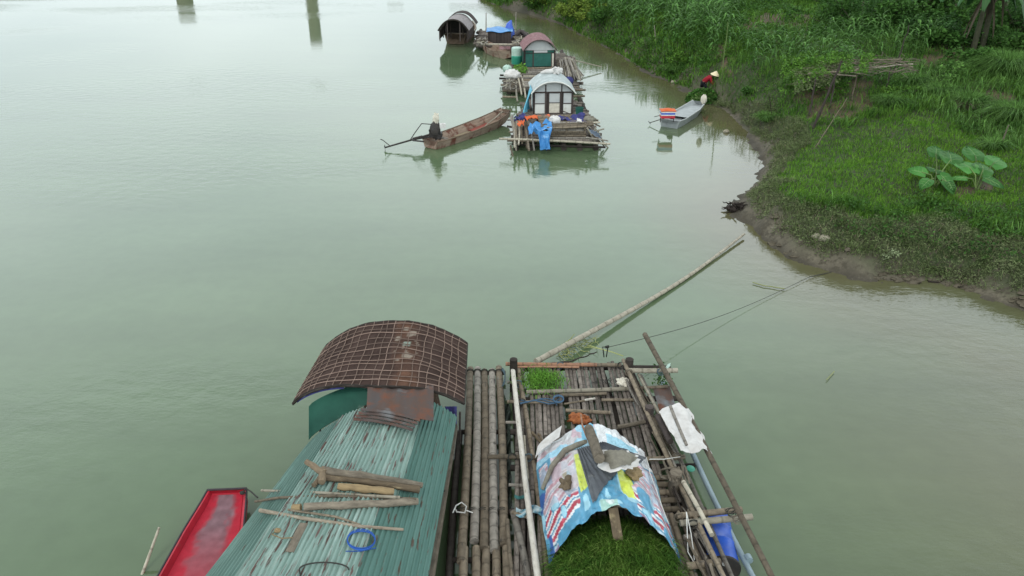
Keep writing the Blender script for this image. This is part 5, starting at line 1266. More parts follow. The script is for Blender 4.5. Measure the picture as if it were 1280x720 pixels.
obox('red_stripe', 0, .12, (.32, .22), M_red); obox('white_stripe', .12, .17, (.325, .225), M_wsack); obox('blue_stripe', .17, .25, (.32, .22), M_blue); obox('upper_stripe', .25, .32, (.325, .225), M_wsack)
MB().grid(lambda u, v: c + Vector(((v - .5) * .70, (u - .5) * .5, .34 + .08 * math.cos((v - .5) * 3) * math.cos((u - .5) * 3))), 10, 14, .03).build('lid', M_orangeb, bxx)
for sx in (-.3, .3): MB().tube([c + Vector((sx, 0, -.22)), c + Vector((sx, 0, .0))], .02, 5).build('support', M_darkmetal, bxx)
MB().tube([c + Vector((-.32, 0, .02)), c + Vector((.32, 0, .02))], .02, 5).build('handle', M_darkmetal, bxx)

# ---------------------------------------------------------------- bridge piers standing beyond the frame
def pier(u, v, hh, r, lab):
    b = P(u, v, 0); o = MB(); o.lathe([(r, -3), (r, hh - .6), (r * 1.05, hh - .5), (r * 1.05, hh)], (b.x, b.y, 0), (0, 0, 1), 24); tag(o.build('bridge_pier', M_conc), lab, 'pier', 'concrete piers in the river beyond')
pier(387, -25, 7.6, .72, 'round concrete pier whose reflection falls left of the far covered boat')
pier(226, -27, 4.9, 1.0, 'round concrete pier whose reflection falls at the upper left')
pier(492, -29, 2.0, 1.0, 'low round concrete pier whose reflection falls nearest the far covered boat')
# ---------------------------------------------------------------- vegetation on the bank
NV = 900000
def sample(n, x0, x1, y0, y1, mg=90):
    x = nr.uniform(x0, x1, n); y = nr.uniform(y0, y1, n); d = sdist(x, y, SHX, LAND)
    k = d > .15; x, y, d = x[k], y[k], d[k]; z = terr(x, y, d); px, py = proj(x, y, z)
    k = (px > -mg) & (px < 1280 + mg) & (py > -60) & (py < 720 + mg); return x[k], y[k], z[k], d[k], px[k], py[k]
def inany(px, py, polys):
    r = np.zeros(px.shape, bool)
    for p in polys: r |= inpoly(px, py, p)
    return r
CORN1 = [(736, -30), (742, 8), (765, 30), (800, 42), (840, 52), (880, 66), (915, 62), (918, 20), (935, -10), (940, -30)]
CORN2 = [(905, 62), (960, 52), (990, 62), (1010, 58), (1040, 40), (1160, 36), (1175, 60), (1140, 72), (1040, 84), (1000, 92), (930, 84)]
VINE = [(630, -20), (655, 4), (690, 14), (720, 26), (745, 30), (760, 14), (745, -20)]
TALLZ = [(1120, 84), (1200, 84), (1290, 50), (1290, 190), (1215, 172), (1160, 140), (1110, 135)]
def dirtmask(px, py):
    return inany(px + (vnoise(x, y, 1.3, 44) - .5) * 46, py + (vnoise(x, y, 1.1, 45) - .5) * 22, DIRT) & (nr.rand(len(px)) < .80) & (vnoise(x, y, .6, 13) > .28)
parts_ = []
x, y, z, d, px, py = sample(520000, 3, 34, 12, 50)
lawn = inpoly(px + (vnoise(x, y, 1.2, 46) - .5) * 60, py + (vnoise(x, y, .9, 47) - .5) * 34, LAWN) & (d > 1.0); dirt = dirtmask(px, py)
weedband = (d < np.where(py > 262, 2.0, .9) + 1.3 * vnoise(x, y, 1.3, 15)) & (py > 130)
noisep = vnoise(x, y, 1.1, 16)
# density falls with distance
keep = nr.rand(len(x)) < np.clip(24 / y, .3, 1) ** 1.6
base = keep & ~dirt
m_l = base & lawn & ~weedband & (nr.rand(len(x)) < .9)
V = lambda m: np.stack([x[m], y[m], z[m] - .02], 1)
hl = .07 + .11 * vnoise(x, y, .8, 17) + .05 * nr.rand(len(x))
tag(blades('lawn_grass', F_lawn, V(m_l), hl[m_l] * 1.15, nr.uniform(.014, .024, m_l.sum()), 1.1, loc=(12, 24, 1)), 'short bright green grass covering the open mound', 'grass', kind='stuff')
m_m = base & ~lawn & ~weedband & (nr.rand(len(x)) < .62)
hm = (.16 + .34 * vnoise(x, y, 1.5, 18) * vnoise(x, y, .5, 19) * 2)
tag(blades('bank_grass', F_med, V(m_m), hm[m_m] * nr.uniform(.6, 1.25, m_m.sum()), nr.uniform(.018, .034, m_m.sum()), 1.0, loc=(14, 30, 1)), 'rough mixed grass on the bank behind the mound', 'grass', kind='stuff')
tz = inpoly(px, py, TALLZ) | ((noisep > .63) & ~lawn & (d > 2))
m_t = base & tz & ~weedband & (nr.rand(len(x)) < .25)
tag(blades('tall_grass', F_tall, V(m_t), nr.uniform(.4, .85, m_t.sum()), nr.uniform(.02, .035, m_t.sum()), 1.2, loc=(16, 26, 1), droop=.6), 'tall arching grass at the right of the bank', 'grass', kind='stuff')
# weeds near the water: leaves + dry stalks with mud showing between
patchy = vnoise(x, y, .45, 21) + .5 * vnoise(x, y, .17, 22)
m_w = weedband & (d > .10 + .42 * vnoise(x, y, .9, 23)) & (patchy > .5) & (nr.rand(len(x)) < .95)
P0 = V(m_w); k = 3
PP = np.repeat(P0, k, 0); PP = PP + nr.normal(0, 1, PP.shape) * np.array([.05, .05, 0]); PP[:, 2] += nr.uniform(.02, .30, len(PP)) * np.clip(.4 + .8 * vnoise(PP[:, 0], PP[:, 1], .6, 24), .3, 1)
tag(leaves('shore_weeds', F_weed, PP, nr.uniform(.04, .10, len(PP)), .35, loc=(10, 20, 0), asp=.32), 'dull olive low weeds growing along the muddy water edge', 'weeds', kind='stuff')
m_s = weedband & (d > .28 + .3 * vnoise(x, y, .9, 23)) & (nr.rand(len(x)) < .40)
tag(blades('dry_stalks', F_weed, V(m_s), nr.uniform(.12, .38, m_s.sum()), nr.uniform(.012, .022, m_s.sum()), 1.2, loc=(10, 20, 0), droop=.5), 'olive brown grass blades mixed with the water edge weeds', 'weeds', kind='stuff')
m_d = weedband & (d > .4) & (nr.rand(len(x)) < .10)
tag(blades('dead_stalks', F_dry, V(m_d), nr.uniform(.1, .35, m_d.sum()), nr.uniform(.010, .02, m_d.sum()), 1.6, loc=(10, 20, 0), droop=.5), 'dead straw coloured stalks among the water edge weeds', 'weeds', kind='stuff')
# small broadleaf weeds everywhere
m_b = base & ~lawn & (vnoise(x, y, .9, 26) > .5) & (nr.rand(len(x)) < .28) & (d > 1.2)
PB = np.repeat(V(m_b), 2, 0); PB = PB + nr.normal(0, 1, PB.shape) * np.array([.06, .06, 0]); PB[:, 2] += nr.uniform(.08, .42, len(PB))
tag(leaves('broadleaf_weeds', F_bush, PB, nr.uniform(.05, .13, len(PB)), .6, loc=(14, 30, 1)), 'low broadleaf weeds mixed into the bank grass', 'weeds', kind='stuff')
# far bank strip
x, y, z, d, px, py = sample(420000, -6, 40, 36, 92)
dirt = dirtmask(px, py)
keep = ~dirt & (nr.rand(len(x)) < .5) & (y > 44)
tag(blades('distant_bank_grass', F_med, V(keep), .25 + .55 * vnoise(x, y, 1.6, 27)[keep] * nr.rand(keep.sum()), nr.uniform(.04, .06, keep.sum()), 1.0, loc=(8, 55, 1)), 'rough grass on the distant part of the bank', 'grass', kind='stuff')
m_b = keep & (vnoise(x, y, 2.2, 28) > .45) & (nr.rand(len(x)) < .5)
PB = np.repeat(V(m_b), 2, 0); PB = PB + nr.normal(0, 1, PB.shape) * np.array([.15, .15, 0]); PB[:, 2] += nr.uniform(.1, .6, len(PB))
tag(leaves('distant_weeds', F_bush, PB, nr.uniform(.10, .22, len(PB)), .5, loc=(8, 55, 1)), 'leafy weeds on the distant part of the bank', 'weeds', kind='stuff')
del x, y, z, d, px, py

# ---- shrubs
def shrub(name, lab, c, r, h, m, n, size, group=None, seed=0, cat='shrub'):
    rs = np.random.RandomState(seed + 100); t = thing(name, lab, cat, c, group)
    K = max(4, int(6 + r * 3)); cc = np.stack([rs.normal(0, .5, K) * r, rs.normal(0, .5, K) * r, rs.uniform(.15, .8, K) * h], 1); rr = rs.uniform(.28, .5, K) * min(r, h)
    i = rs.randint(0, K, n); dd = rs.normal(0, 1, (n, 3)); dd /= np.linalg.norm(dd, axis=1)[:, None]; q = rs.uniform(.55, 1.08, n)[:, None]
    pos = cc[i] + dd * q * rr[i][:, None] * np.array([1.15, 1.15, .9]); pos[:, 2] = np.abs(pos[:, 2]); pos += np.array(c[:])
    leaves('foliage', m, pos, rs.uniform(.6, 1.3, n) * size, .55, parent=t)
    b = MB()
    for k in range(K): p = Vector(cc[k]) + Vector(c); b.crooked(Vector(c) + Vector((0, 0, -.1)), p, .03, .012, 5, .06, 4)
    b.build('stems', M_bark, t); return t
vn = [(640, -4, 1.6, 1.0), (656, 2, 1.5, 1.1), (672, 6, 1.6, 1.1), (690, 8, 1.9, 1.5), (706, 18, 1.4, 1.0), (716, 6, 2.1, 1.7), (735, 22, 1.3, 1.0), (742, -4, 2.2, 1.8), (700, -12, 2.4, 1.6), (665, -14, 2.2, 1.4), (728, 14, 1.6, 1.3), (752, 26, 1.2, .9), (768, -14, 2.2, 1.8)]
labs = ['yellow green vine covered shrub at the top of the bank, farthest upstream', 'low vine shrub second from the far upstream end of the bank', 'vine shrub spreading towards the water above the blue covered box', 'tall vine mound beside the dark hollow of the bank', 'small shrub hanging over the water edge below the vine mound',
        'broad yellow green vine mound beside the corn field', 'small green shrub at the water edge under the corn field corner', 'rounded vine shrub touching the top of the frame beside the corn', 'vine shrub behind the tall vine mound', 'vine shrub at the top edge of the photo', 'dense vine shrub in the middle of the vine slope', 'low green shrub below the near corner of the corn field', 'leafy shrub within the corn field top']
for i, ((px_, py_, r_, h_), lb) in enumerate(zip(vn, labs)):
    shrub('vine_shrub', lb, G(px_, py_), r_, h_, [F_bushy, F_bush][i % 3 == 2], int(900 * r_), .20, 'vine shrubs on the upstream bank', i)
for i, (px_, py_, r_, h_, lb) in enumerate([(915, 70, .7, .7, 'leafy bush beside the thin tall stick above the woman'), (935, 118, .6, .4, 'low bush right behind the woman in the conical hat'), (990, 110, .8, .6, 'bush under the left end of the dead branch trellis'), (1010, 84, .8, .8, 'vine bush climbing the left end of the trellis'),
                                            (1262, 30, 1.2, 1.5, 'light green bush at the upper right corner'), (1190, 96, 1.0, .7, 'spreading green bush below the small dirt patch'), (1120, 120, .8, .5, 'low bush under the right end of the trellis'), (1150, 20, 1.6, 1.2, 'dark bush between the banana plants'),
                                            (1090, 28, 1.6, 1.3, 'dark bush behind the small corn plot'), (1035, 6, 1.8, 1.2, 'dark bush above the large dirt clearing'), (1250, -8, 1.6, 1.6, 'dark bush behind the right banana plant'), (810, 62, .8, .7, 'tuft of bright green shrub on the slope below the corn'),
                                            (853, 78, .9, .6, 'green shrub on the slope left of the thin tall stick'), (785, 58, .7, .6, 'green shrub at the slope foot under the corn field'), (1110, 30, 1.4, 1.2, 'dark bush left of the banana plants'), (1180, 44, 1.5, 1.1, 'dark bush under the small banana plant'), (1238, 56, 1.2, 1.1, 'dark bush at the feet of the twin banana plants'), (1205, 36, 1.5, 1.5, 'dark bush behind the twin banana plants'), (1062, 12, 1.6, 1.6, 'dark bush left of the shaggy banana trunk'), (1130, 8, 1.6, 1.6, 'dark bush at the top edge between banana trunks'), (1275, 18, 1.3, 1.4, 'bush filling the upper right corner'), (1136, 50, 1.0, .8, 'low dark bush at the right end of the small corn plot'), (1010, -2, 1.6, 1.2, 'dark bush at the top edge above the clearing'), (970, -8, 1.6, 1.2, 'dark bush at the top edge beside the dense corn')]):
    shrub('bush', lb, G(px_, py_), r_, h_, [F_med, F_bush, F_tall][i % 3] if py_ > 50 else F_bush, int(900 * r_), .13 if py_ > 50 else .18, None, 40 + i)
jl = ['dark', 'dense', 'leafy', 'tangled', 'rounded', 'spreading']
spots_ = [(1048, 30), (1075, 40), (1100, 44), (1122, 36), (1148, 48), (1165, 30), (1172, 60), (1196, 52), (1230, 40), (1256, 60), (1272, 44), (1285, 70), (1040, -6), (1085, -2), (1115, -10), (1150, -6), (1178, 4), (1204, 8), (1232, 10), (1262, 4), (1288, 20), (1060, 50), (1132, 22), (1218, 84)]
near_ = ['above the small corn plot', 'behind the small corn plot', 'right of the small corn plot', 'left of the pale folded banana leaf', 'below the small banana plant', 'behind the small banana plant', 'at the small dirt patch', 'left of the twin banana plants', 'right of the twin banana plants', 'behind the large grass clump', 'above the large grass clump', 'at the right edge above the large grass clump']
for i, (px_, py_) in enumerate(spots_):
    shrub('undergrowth_bush', ('%s green undergrowth bush %s' % (jl[i % 6], near_[i // 2])) , G(px_, py_), *((rng.uniform(1.5, 2.1), rng.uniform(1.5, 2.4)) if py_ < 45 else (rng.uniform(.9, 1.3), rng.uniform(.8, 1.2))), [F_bush, F_tree, F_bush][i % 3], 2000, rng.choice([.13, .2, .26]), 'undergrowth bushes at the upper right', 700 + i)  # darker tree leaves on some bushes put deep shade into their colour
# pale leafy weed at the muddy edge
c = G(1112, 322); shrub('pale_weed', 'small pale green leafy weed on the muddy edge of the mound', c, .32, .28, fol('pale weed leaf', (.28, .33, .19), (.2, .25, .13)), 240, .085, None, 80, 'weed')

# ---- corn
def corn_mesh(seed, hgt_):
    rs = random.Random(seed); g = MB()
    g.tube([(0, 0, 0), (rs.uniform(-.03, .03), rs.uniform(-.03, .03), hgt_ * .55), (rs.uniform(-.06, .06), rs.uniform(-.06, .06), hgt_)], [.018, .014, .008], 5, .4)
    nl = 11; a0 = rs.uniform(0, 6)
    for k in range(nl):
        z0 = hgt_ * (.15 + .8 * k / nl); a = a0 + (k % 2) * math.pi + rs.uniform(-.6, .6); ln = rs.uniform(.55, .85) * (1 - .35 * abs(k / nl - .5)); rn = rs.random(); up = rs.uniform(.5, .9)
        vs, tc = [], []
        for i in range(6):
            u = i / 5; rad = ln * (u * .85); z = z0 + ln * (up * u - 1.05 * u * u * rs.uniform(.85, 1.1)); w = .050 * math.sin(math.pi * min(1, u * .86 + .14)) + .004
            c = Vector((math.cos(a) * rad, math.sin(a) * rad, z)); s = Vector((-math.sin(a), math.cos(a), 0)) * w; dz = Vector((0, 0, w * .35))
            vs += [c - s + dz, c, c + s + dz]; tc += [(u, .5, rn)] * 3
        fs = [(i * 3 + j, i * 3 + j + 1, i * 3 + 4 + j, i * 3 + 3 + j) for i in range(5) for j in range(2)]
        g._add(vs, fs, tc)
    return g
corn_m = []
for k in range(6):
    o = corn_mesh(k, 1.75).build('corn_plant', F_corn, None, False, (0, 0, 0)); corn_m.append(o)
used = set(); cn = 0
def put_corn(x, y, s, lab, grp):
    global cn
    k = cn % 6; src = corn_m[k]
    o = src if k not in used else src.copy()
    if k in used: C.objects.link(o)
    used.add(k); cn += 1
    o.location = (x, y, zt(x, y) - .03); o.scale = (s, s, s * rng.uniform(.85, 1.1)); o.rotation_euler = (rng.uniform(-.1, .1), rng.uniform(-.1, .1), rng.uniform(0, 6.28)); tag(o, lab, 'corn', grp)
cand = []
gx = np.arange(2, 30, .80); gy = np.arange(36, 75, .92)
for a in gx:
    for b in gy:
        x_, y_ = a + rng.uniform(-.18, .18), b + rng.uniform(-.15, .15); z_ = zt(x_, y_); u_, v_ = proj(x_, y_, z_)
        if inpoly(np.array([u_]), np.array([v_]), CORN1)[0] and -26 < v_: cand.append((x_, y_))
cand.sort(key=lambda q: q[1]); cand = cand[:185]
for x_, y_ in cand: put_corn(x_, y_, rng.uniform(.95, 1.2), 'tall corn plant in the dense field at the top of the bank', 'corn plants in the dense field')
cand = []
for a in np.arange(6, 30, .85):
    for b in np.arange(25, 48, .95):
        x_, y_ = a + rng.uniform(-.2, .2), b + rng.uniform(-.2, .2); z_ = zt(x_, y_); u_, v_ = proj(x_, y_, z_)
        if inpoly(np.array([u_]), np.array([v_]), CORN2)[0]: cand.append((x_, y_))
rng.shuffle(cand); cand = cand[:80]
for x_, y_ in cand: put_corn(x_, y_, rng.uniform(.7, .98), 'short corn plant in the small plot behind the trellis', 'corn plants behind the trellis')
cand = []
for a in np.arange(6, 30, 1.5):
    for b in np.arange(30, 60, 1.6):
        x_, y_ = a + rng.uniform(-.5, .5), b + rng.uniform(-.5, .5); z_ = zt(x_, y_); u_, v_ = proj(x_, y_, z_)
        if inpoly(np.array([u_]), np.array([v_]), DIRT[0])[0]: cand.append((x_, y_))
for x_, y_ in cand: put_corn(x_, y_, rng.uniform(.35, .6), 'stunted young corn plant in the bare earth clearing', 'young corn plants in the clearing')
print('corn', cn)

# ---- banana plants
def banana(lab, c, hh, nleaf, seed, dead=4):
    rs = random.Random(seed); t = thing('banana_plant', lab, 'banana plant', c); c = Vector(c)
    top = c + Vector((rs.uniform(-.15, .15), rs.uniform(-.15, .15), hh))
    MB().tube([c + Vector((0, 0, -.1)), c.lerp(top, .5), top], [.15, .12, .08], 10, irr=.12).build('pseudostem', M_bark, t)
    def leaf(a, ln, wd, rise, drop, m, nm, base):
        g = MB(); th = []
        def f(u, v):
            q = (v - .5) * 2; w = wd * math.sin(math.pi * (u * .93 + .05)) ** .6 * q
            rad = .1 + ln * u * (1 - .15 * u); z = rise * u * ln - drop * u * u * ln
            tear = .10 * vnoise(u * 13, (q > 0) * 5 + seed, 1, 33) * abs(q)
            return base + Vector((math.cos(a) * rad - math.sin(a) * w, math.sin(a) * rad + math.cos(a) * w, z - abs(w) * .45 - tear))
        g.grid(f, 18, 6, .004, None, rs.random()); g.build(nm, m, t)
    for k in range(nleaf): leaf(k * 2.4 + rs.uniform(-.3, .3), rs.uniform(1.3, 1.9), rs.uniform(.22, .32), rs.uniform(.3, 1.0), rs.uniform(.9, 1.6), F_ban, 'leaf', top)
    for k in range(dead): leaf(k * 1.1 + rs.uniform(-.4, .4), rs.uniform(.7, 1.2), rs.uniform(.05, .10), -1.2, rs.uniform(1.0, 1.3), F_dead, 'dead_leaf', top + Vector((0, 0, -.2 - .1 * k)))
for i, (px_, py_, hh, nl, lb) in enumerate([(1214, 70, 3.4, 8, 'banana plant with twin hanging dead leaves, nearest the tall grass clump'), (1226, 66, 3.7, 8, 'banana plant directly right of the nearest one at the tall grass'), (1155, 34, 2.3, 7, 'small banana plant with one pale folded leaf at top'), (1078, 22, 3.2, 7, 'banana plant with shaggy trunk behind the corn plot'),
                                              (1098, 14, 3.0, 6, 'banana plant at the top edge left of the pale folded leaf'), (1250, 36, 3.4, 8, 'banana plant at the upper right edge'), (1190, 20, 2.9, 8, 'banana plant between the pale leaf and the right banana group')]):
    banana(lb, G(px_, py_), hh, nl, 300 + i)

# ---- tall grass clumps
def clump(name, lab, c, r, h, n, m=F_tall, lean=1.5, seed=0, w=.03):
    an = nr.uniform(0, 6.283, n); q = np.sqrt(nr.rand(n)) * r * .55
    pos = np.array(c[:]) + np.stack([q * np.cos(an), q * np.sin(an), np.full(n, -.02)], 1)
    t = thing(name, lab, 'grass clump', c); b = MB(); b.blob((c[0], c[1], c[2] + .05), (r * .5, r * .5, h * .25), 8, 12, .3, 3); b.build('root_mound', M_stem, t)
    o = blades('grass_blades', m, pos, nr.uniform(h * .7, h * 1.2, n), nr.uniform(w * .7, w * 1.2, n), lean, t, dirs=an + nr.normal(0, .4, n), droop=.55); o['kind'] = 'stuff'
for i, (px_, py_, r_, h_, n_, lb) in enumerate([(1258, 92, 1.5, 1.2, 3200, 'large rounded clump of tall feathery grass at the right edge'), (1268, 150, 1.2, .85, 1900, 'drooping tall grass clump at the right edge below the largest clump'), (1210, 132, .8, .7, 1000, 'arching grass clump left of the drooping clumps'),
                                                (1175, 118, .8, .6, 1000, 'grass clump in the middle of the meadow below the dirt patch'), (1110, 132, .6, .6, 700, 'spiky grass clump under the right post of the trellis'), (1240, 186, .6, .5, 600, 'small grass clump just above the big leaved plant'),
                                                (1140, 104, .7, .55, 900, 'grass clump right of the trellis'), (845, 88, .9, .5, 700, 'bright grass clump on the slope above the bank edge'), (880, 92, .8, .5, 600, 'bright grass clump just above the woman'), (960, 150, .6, .45, 600, 'leafy grass clump left of the leaning dark post')]):
    clump('grass_clump', lb, G(px_, py_), r_, h_, n_, seed=i)
c = G(1206, 138); clump('dead_grass', 'dead brown grass tuft in the right meadow', c, .5, .6, 160, F_dead, 1.3)

# ---- big leaved taro plants
M_vein = mat('leaf vein', (.20, .34, .13), None, .6, 4, rnd=0)
def taro(lab, c, lv):
    t = thing('taro_plant', lab, 'taro', c); c = Vector(c)
    for i, (px_, py_, sz, tilt) in enumerate(lv):
        hh = rng.uniform(.35, .5) + (232 - py_) * .006; p = P(px_, py_, c.z + hh)
        s = MB(); s.tube([c + Vector((rng.uniform(-.08, .08), rng.uniform(-.08, .08), 0)), c.lerp(p, .4) + Vector((0, 0, .25)), p], [.022, .018, .012], 6); so = s.build('stalk', M_stem, t)
        a = math.atan2(p.y - c.y, p.x - c.x) + rng.uniform(-.4, .4)
        def f(u, v, p=p, a=a, sz0=sz, tl=rng.uniform(.15, .65), cup=rng.uniform(.15, .5)):
            q = (v - .5) * 2; sz = sz0 * 1.22; L_ = sz * (u * 1.4 - .42); w = sz * .52 * math.sin(math.pi * min(1, (u * .86 + .12))) ** .75 * q
            notch = -.10 * sz * (1 - abs(q)) * max(0, .25 - u) * 4
            z = -.5 * tilt * max(L_, 0) - .25 * abs(w) * .8 + .05 * math.sin(q * 9) * sz * .25 - .25 * max(0, u - .6) ** 2
            dx_, dy_ = math.cos(a) * (L_ - notch) - math.sin(a) * w, math.sin(a) * (L_ - notch) + math.cos(a) * w
            return p + Vector((dx_, dy_ * .92, z + tl * dy_ + cup * abs(w) * .6 + .03 * math.sin(v * 22) * u))
        g = MB(); g.grid(f, 14, 12, .006, None, rng.random()); lf = g.build('leaf', F_taro, t)
        vv_ = MB(); vv_.tube([f(k / 10, .5) + Vector((0, 0, .008)) for k in range(1, 11)], .008, 4)
        for q in (.25, .45, .65):
            for e_ in (.12, .88): vv_.tube([f(q, .5) + Vector((0, 0, .007)), f(q + .07, .5 + (e_ - .5) * .5) + Vector((0, 0, .009)), f(q + .14, e_) + Vector((0, 0, .008))], .005, 4)
        vv_.build('midrib', M_vein, lf)
taro('large leaved taro plant, the left one of two on the mound', G(1168, 236), [(1170, 192, .50, .45), (1189, 199, .62, .5), (1169, 212, .48, .9), (1152, 215, .38, .7), (1180, 222, .40, 1.0), (1187, 229, .26, .6), (1160, 226, .34, .5)])
taro('large leaved taro plant, the right one of two on the mound', G(1220, 240), [(1219, 194, .60, .4), (1212, 209, .62, .8), (1229, 211, .56, 1.1), (1243, 203, .58, .7), (1236, 224, .42, .6), (1204, 222, .34, .6)])

# ---- trellis
tr = thing('trellis', 'rickety pole trellis loaded with dead branches and vines', 'trellis', G(1072, 128))
def TP(x, y, Y): return Q(x, y, Y)
YT = G(1060, 130).y
pA = G(1015, 162); tA = Q(1052, 76, pA.y + 1.2)
MB().crooked(pA + Vector((0, 0, -.1)), tA, .055, .04, 7, .01).build('leaning_post', M_root, tr)
top_z = P(1052, 90, tA.z - .3).z
zt_ = G(1072, 130).z + 1.35
c1, c2, c3, c4 = P(1012, 92, zt_), P(1140, 84, zt_), P(1120, 70, zt_), P(1030, 72, zt_)
for (x_, y_) in ((1072, 88), (1114, 82), (1045, 92), (1020, 96), (1126, 72)):
    q = P(x_, y_, zt_); MB().crooked((q.x, q.y, zt(q.x, q.y) - .1), q, .035, .03, 6, .03).build('post', M_frame if x_ != 1072 else M_bam, tr)
q = P(1124, 74, zt_); MB().crooked((q.x - .5, q.y - .6, zt(q.x, q.y) - .1), q + Vector((.25, .3, 1.5)), .04, .025, 6, .05).build('post', M_root, tr)
for (a, b) in (((1070, 86), (1141, 80)), ((1010, 92), (1075, 88)), ((1030, 76), (1128, 74)), ((1120, 80), (1141, 84)), ((1048, 80), (1135, 77)), ((1060, 90), (1118, 79))): MB().crooked(P(*a, zt_), P(*b, zt_ + .05), .035, .03, 6, .02).build('rail', M_bamp if a[0] == 1070 else M_bam, tr)
for (a, b) in (((1040, 89), (1075, 90)), ((1045, 93), (1070, 95))): MB().beam(P(*a, zt_ - .02), P(*b, zt_ - .05), .12, .03).build('plank', M_logg, tr, False)
br_ = MB()
for k in range(260):
    x_, y_ = rng.uniform(1000, 1136), rng.uniform(70, 92); y_ += max(0, (1050 - x_) * .45) * rng.random(); drop = max(0, (1050 - x_) / 50) * rng.uniform(0, 1.2)
    a = rng.uniform(-.6, .6) if rng.random() < .6 else rng.uniform(0, 6.3); l = rng.uniform(.25, .8); p = P(x_, y_, zt_ + rng.uniform(0, .18) - drop)
    br_.crooked(p, p + Vector((math.cos(a) * l, math.sin(a) * l, rng.uniform(-.2, .15) - drop * .5)), .010, .006, 4, .1, 4)
o = br_.build('dead_branches', M_logg, tr); o['kind'] = 'stuff'
n = 1800; px_ = nr.uniform(992, 1052, n); py_ = 80 + (1050 - px_) * .25 + nr.uniform(-8, 22, n)
pos = np.array([P(a, b, zt_ - max(0, (b - 84) / 28) * rng.uniform(.3, 1.1))[:] for a, b in zip(px_, py_)])
leaves('dry_vine', F_weed, pos, nr.uniform(.06, .13, n), .4, parent=tr)['kind'] = 'stuff'
n = 5200; px_ = nr.uniform(975, 1100, n); py_ = nr.uniform(66, 90, n) + np.maximum(0, 1040 - px_) * .5 * nr.rand(n)
kv = (vnoise(px_, py_, 9, 66) > .35 + .35 * np.clip((px_ - 1050) / 50, 0, 1)); px_, py_ = px_[kv], py_[kv]; n = len(px_)
leaves('green_vine', F_med, np.array([P(a, b, zt_ + rng.uniform(-.1, .35) - max(0, 1035 - a) * .03 * rng.random())[:] for a, b in zip(px_, py_)]), nr.uniform(.08, .17, n), .6, parent=tr)['kind'] = 'stuff'

shrub('climbing_vine', 'leafy green climbing bush draped over the left half of the dead branch trellis', G(1018, 112), 1.25, 1.7, F_med, 2600, .15, None, 901, 'vine')
shrub('climbing_vine', 'leafy climbing bush rising behind the middle of the dead branch trellis', G(1058, 100), 1.0, 1.7, F_corn, 1500, .15, None, 902, 'vine')
# ---- sticks standing on the bank
def bankstick(name, lab, foot, top, r, m, Yoff=0.0, cat='stick'):
    a = G(*foot); b = Q(*top, a.y + Yoff); o = MB(); o.crooked(a + Vector((0, 0, -.1)), b, r, r * .7, 6, .012, 8); tag(o.build(name, m), lab, cat)
bankstick('bamboo_stick', 'tall thin bamboo stick standing right behind the woman in the conical hat', (901, 108), (910, 28), .030, M_stem)
bankstick('bamboo_stick', 'thin pale stick leaning over the lawn below the trellis', (1018, 184), (1059, 122), .016, M_bam, .5)
bankstick('bamboo_stick', 'short pale stick standing on the slope below the corn field', (820, 52), (818, 32), .035, M_bamp)
bankstick('bamboo_stick', 'short grey stake leaning in the right meadow above the taro', (1250, 184), (1261, 156), .035, M_logg)
bankstick('bamboo_stick', 'thin dark stick by the bush left of the trellis', (966, 146), (961, 118), .02, M_root)
bankstick('bamboo_stick', 'thin dark sapling post at the left foot of the trellis', (1014, 134), (1016, 108), .025, M_root)

# ---- waterline details
o = MB(); c = P(921, 262, .05)
for k in range(70):
    a = rng.uniform(0, 6.3); l = rng.uniform(.12, .4); p = c + Vector((rng.uniform(-.25, .25), rng.uniform(-.2, .2), rng.uniform(-.05, .22))); o.crooked(p, p + Vector((math.cos(a) * l, math.sin(a) * l * .7, rng.uniform(-.2, .12))), .025, .012, 5, .15, 5)
for k in range(6): o.blob(c + Vector((rng.uniform(-.3, .35), rng.uniform(-.2, .2), rng.uniform(0, .12))), (.13, .12, .1), 6, 9, .8, k)
tag(o.build('root_clump', M_root), 'black wet root clump at the water edge left of the mound', 'roots')
for i, (x_, y_, s_, lb) in enumerate([(1020, 297, .13, 'pale lumpy stone on the mud, left of a pair'), (1030, 300, .17, 'pale lumpy stone on the mud, right of a pair'), (908, 165, .13, 'pale rounded stone standing in shallow water near the grey boat'), (842, 103.5, .16, 'white stone at the waterline left of the woman'),
                                      (1060, 313, .1, 'small grey stone on the mud bank'), (1000, 303, .1, 'small dark clod at the mud edge of the mound')]):
    c = G(x_, y_) if i != 2 else P(x_, y_, .02); o = MB(); o.blob(c + Vector((0, 0, s_ * .3)), (s_, s_ * .8, s_ * .6), 8, 12, .5, i + 2); tag(o.build('stone', M_stone if i < 4 else M_logg), lb, 'stone')
# mud clods
clod = []
cx_ = nr.uniform(4, 17, 4000); cy_ = nr.uniform(14, 24, 4000); cd_ = sdist(cx_, cy_, SHX, LAND); kk = np.where((cd_ > .02) & (cd_ < .55) & (vnoise(cx_, cy_, .8, 77) > .45))[0][:90]
for k in kk:
    o = MB(); s_ = rng.uniform(.04, .13); c = Vector((cx_[k], cy_[k], zt(cx_[k], cy_[k]))); o.blob(c, (s_ * 1.3, s_, s_ * .5), 6, 10, .9, int(k)); tag(o.build('mud_clod', GM2), 'brown mud clod on the bare mud edge below the mound', 'mud clod', 'mud clods along the water edge')
o = MB(); o.crooked(G(963, 287) + Vector((0, 0, .05)), G(995, 284) + Vector((0, 0, .06)), .014, .01, 5, .04); tag(o.build('pale_twig', M_bamp), 'thin pale twig lying on the mud at the left tip of the mound', 'twig')
o = MB(); o.crooked(P(1215, 350, .05) + Vector((0, 0, 0)), P(1160, 352, .02), .03, .02, 5, .08); tag(o.build('driftwood', M_root), 'dark driftwood lying in the shallow water below the mound', 'driftwood')

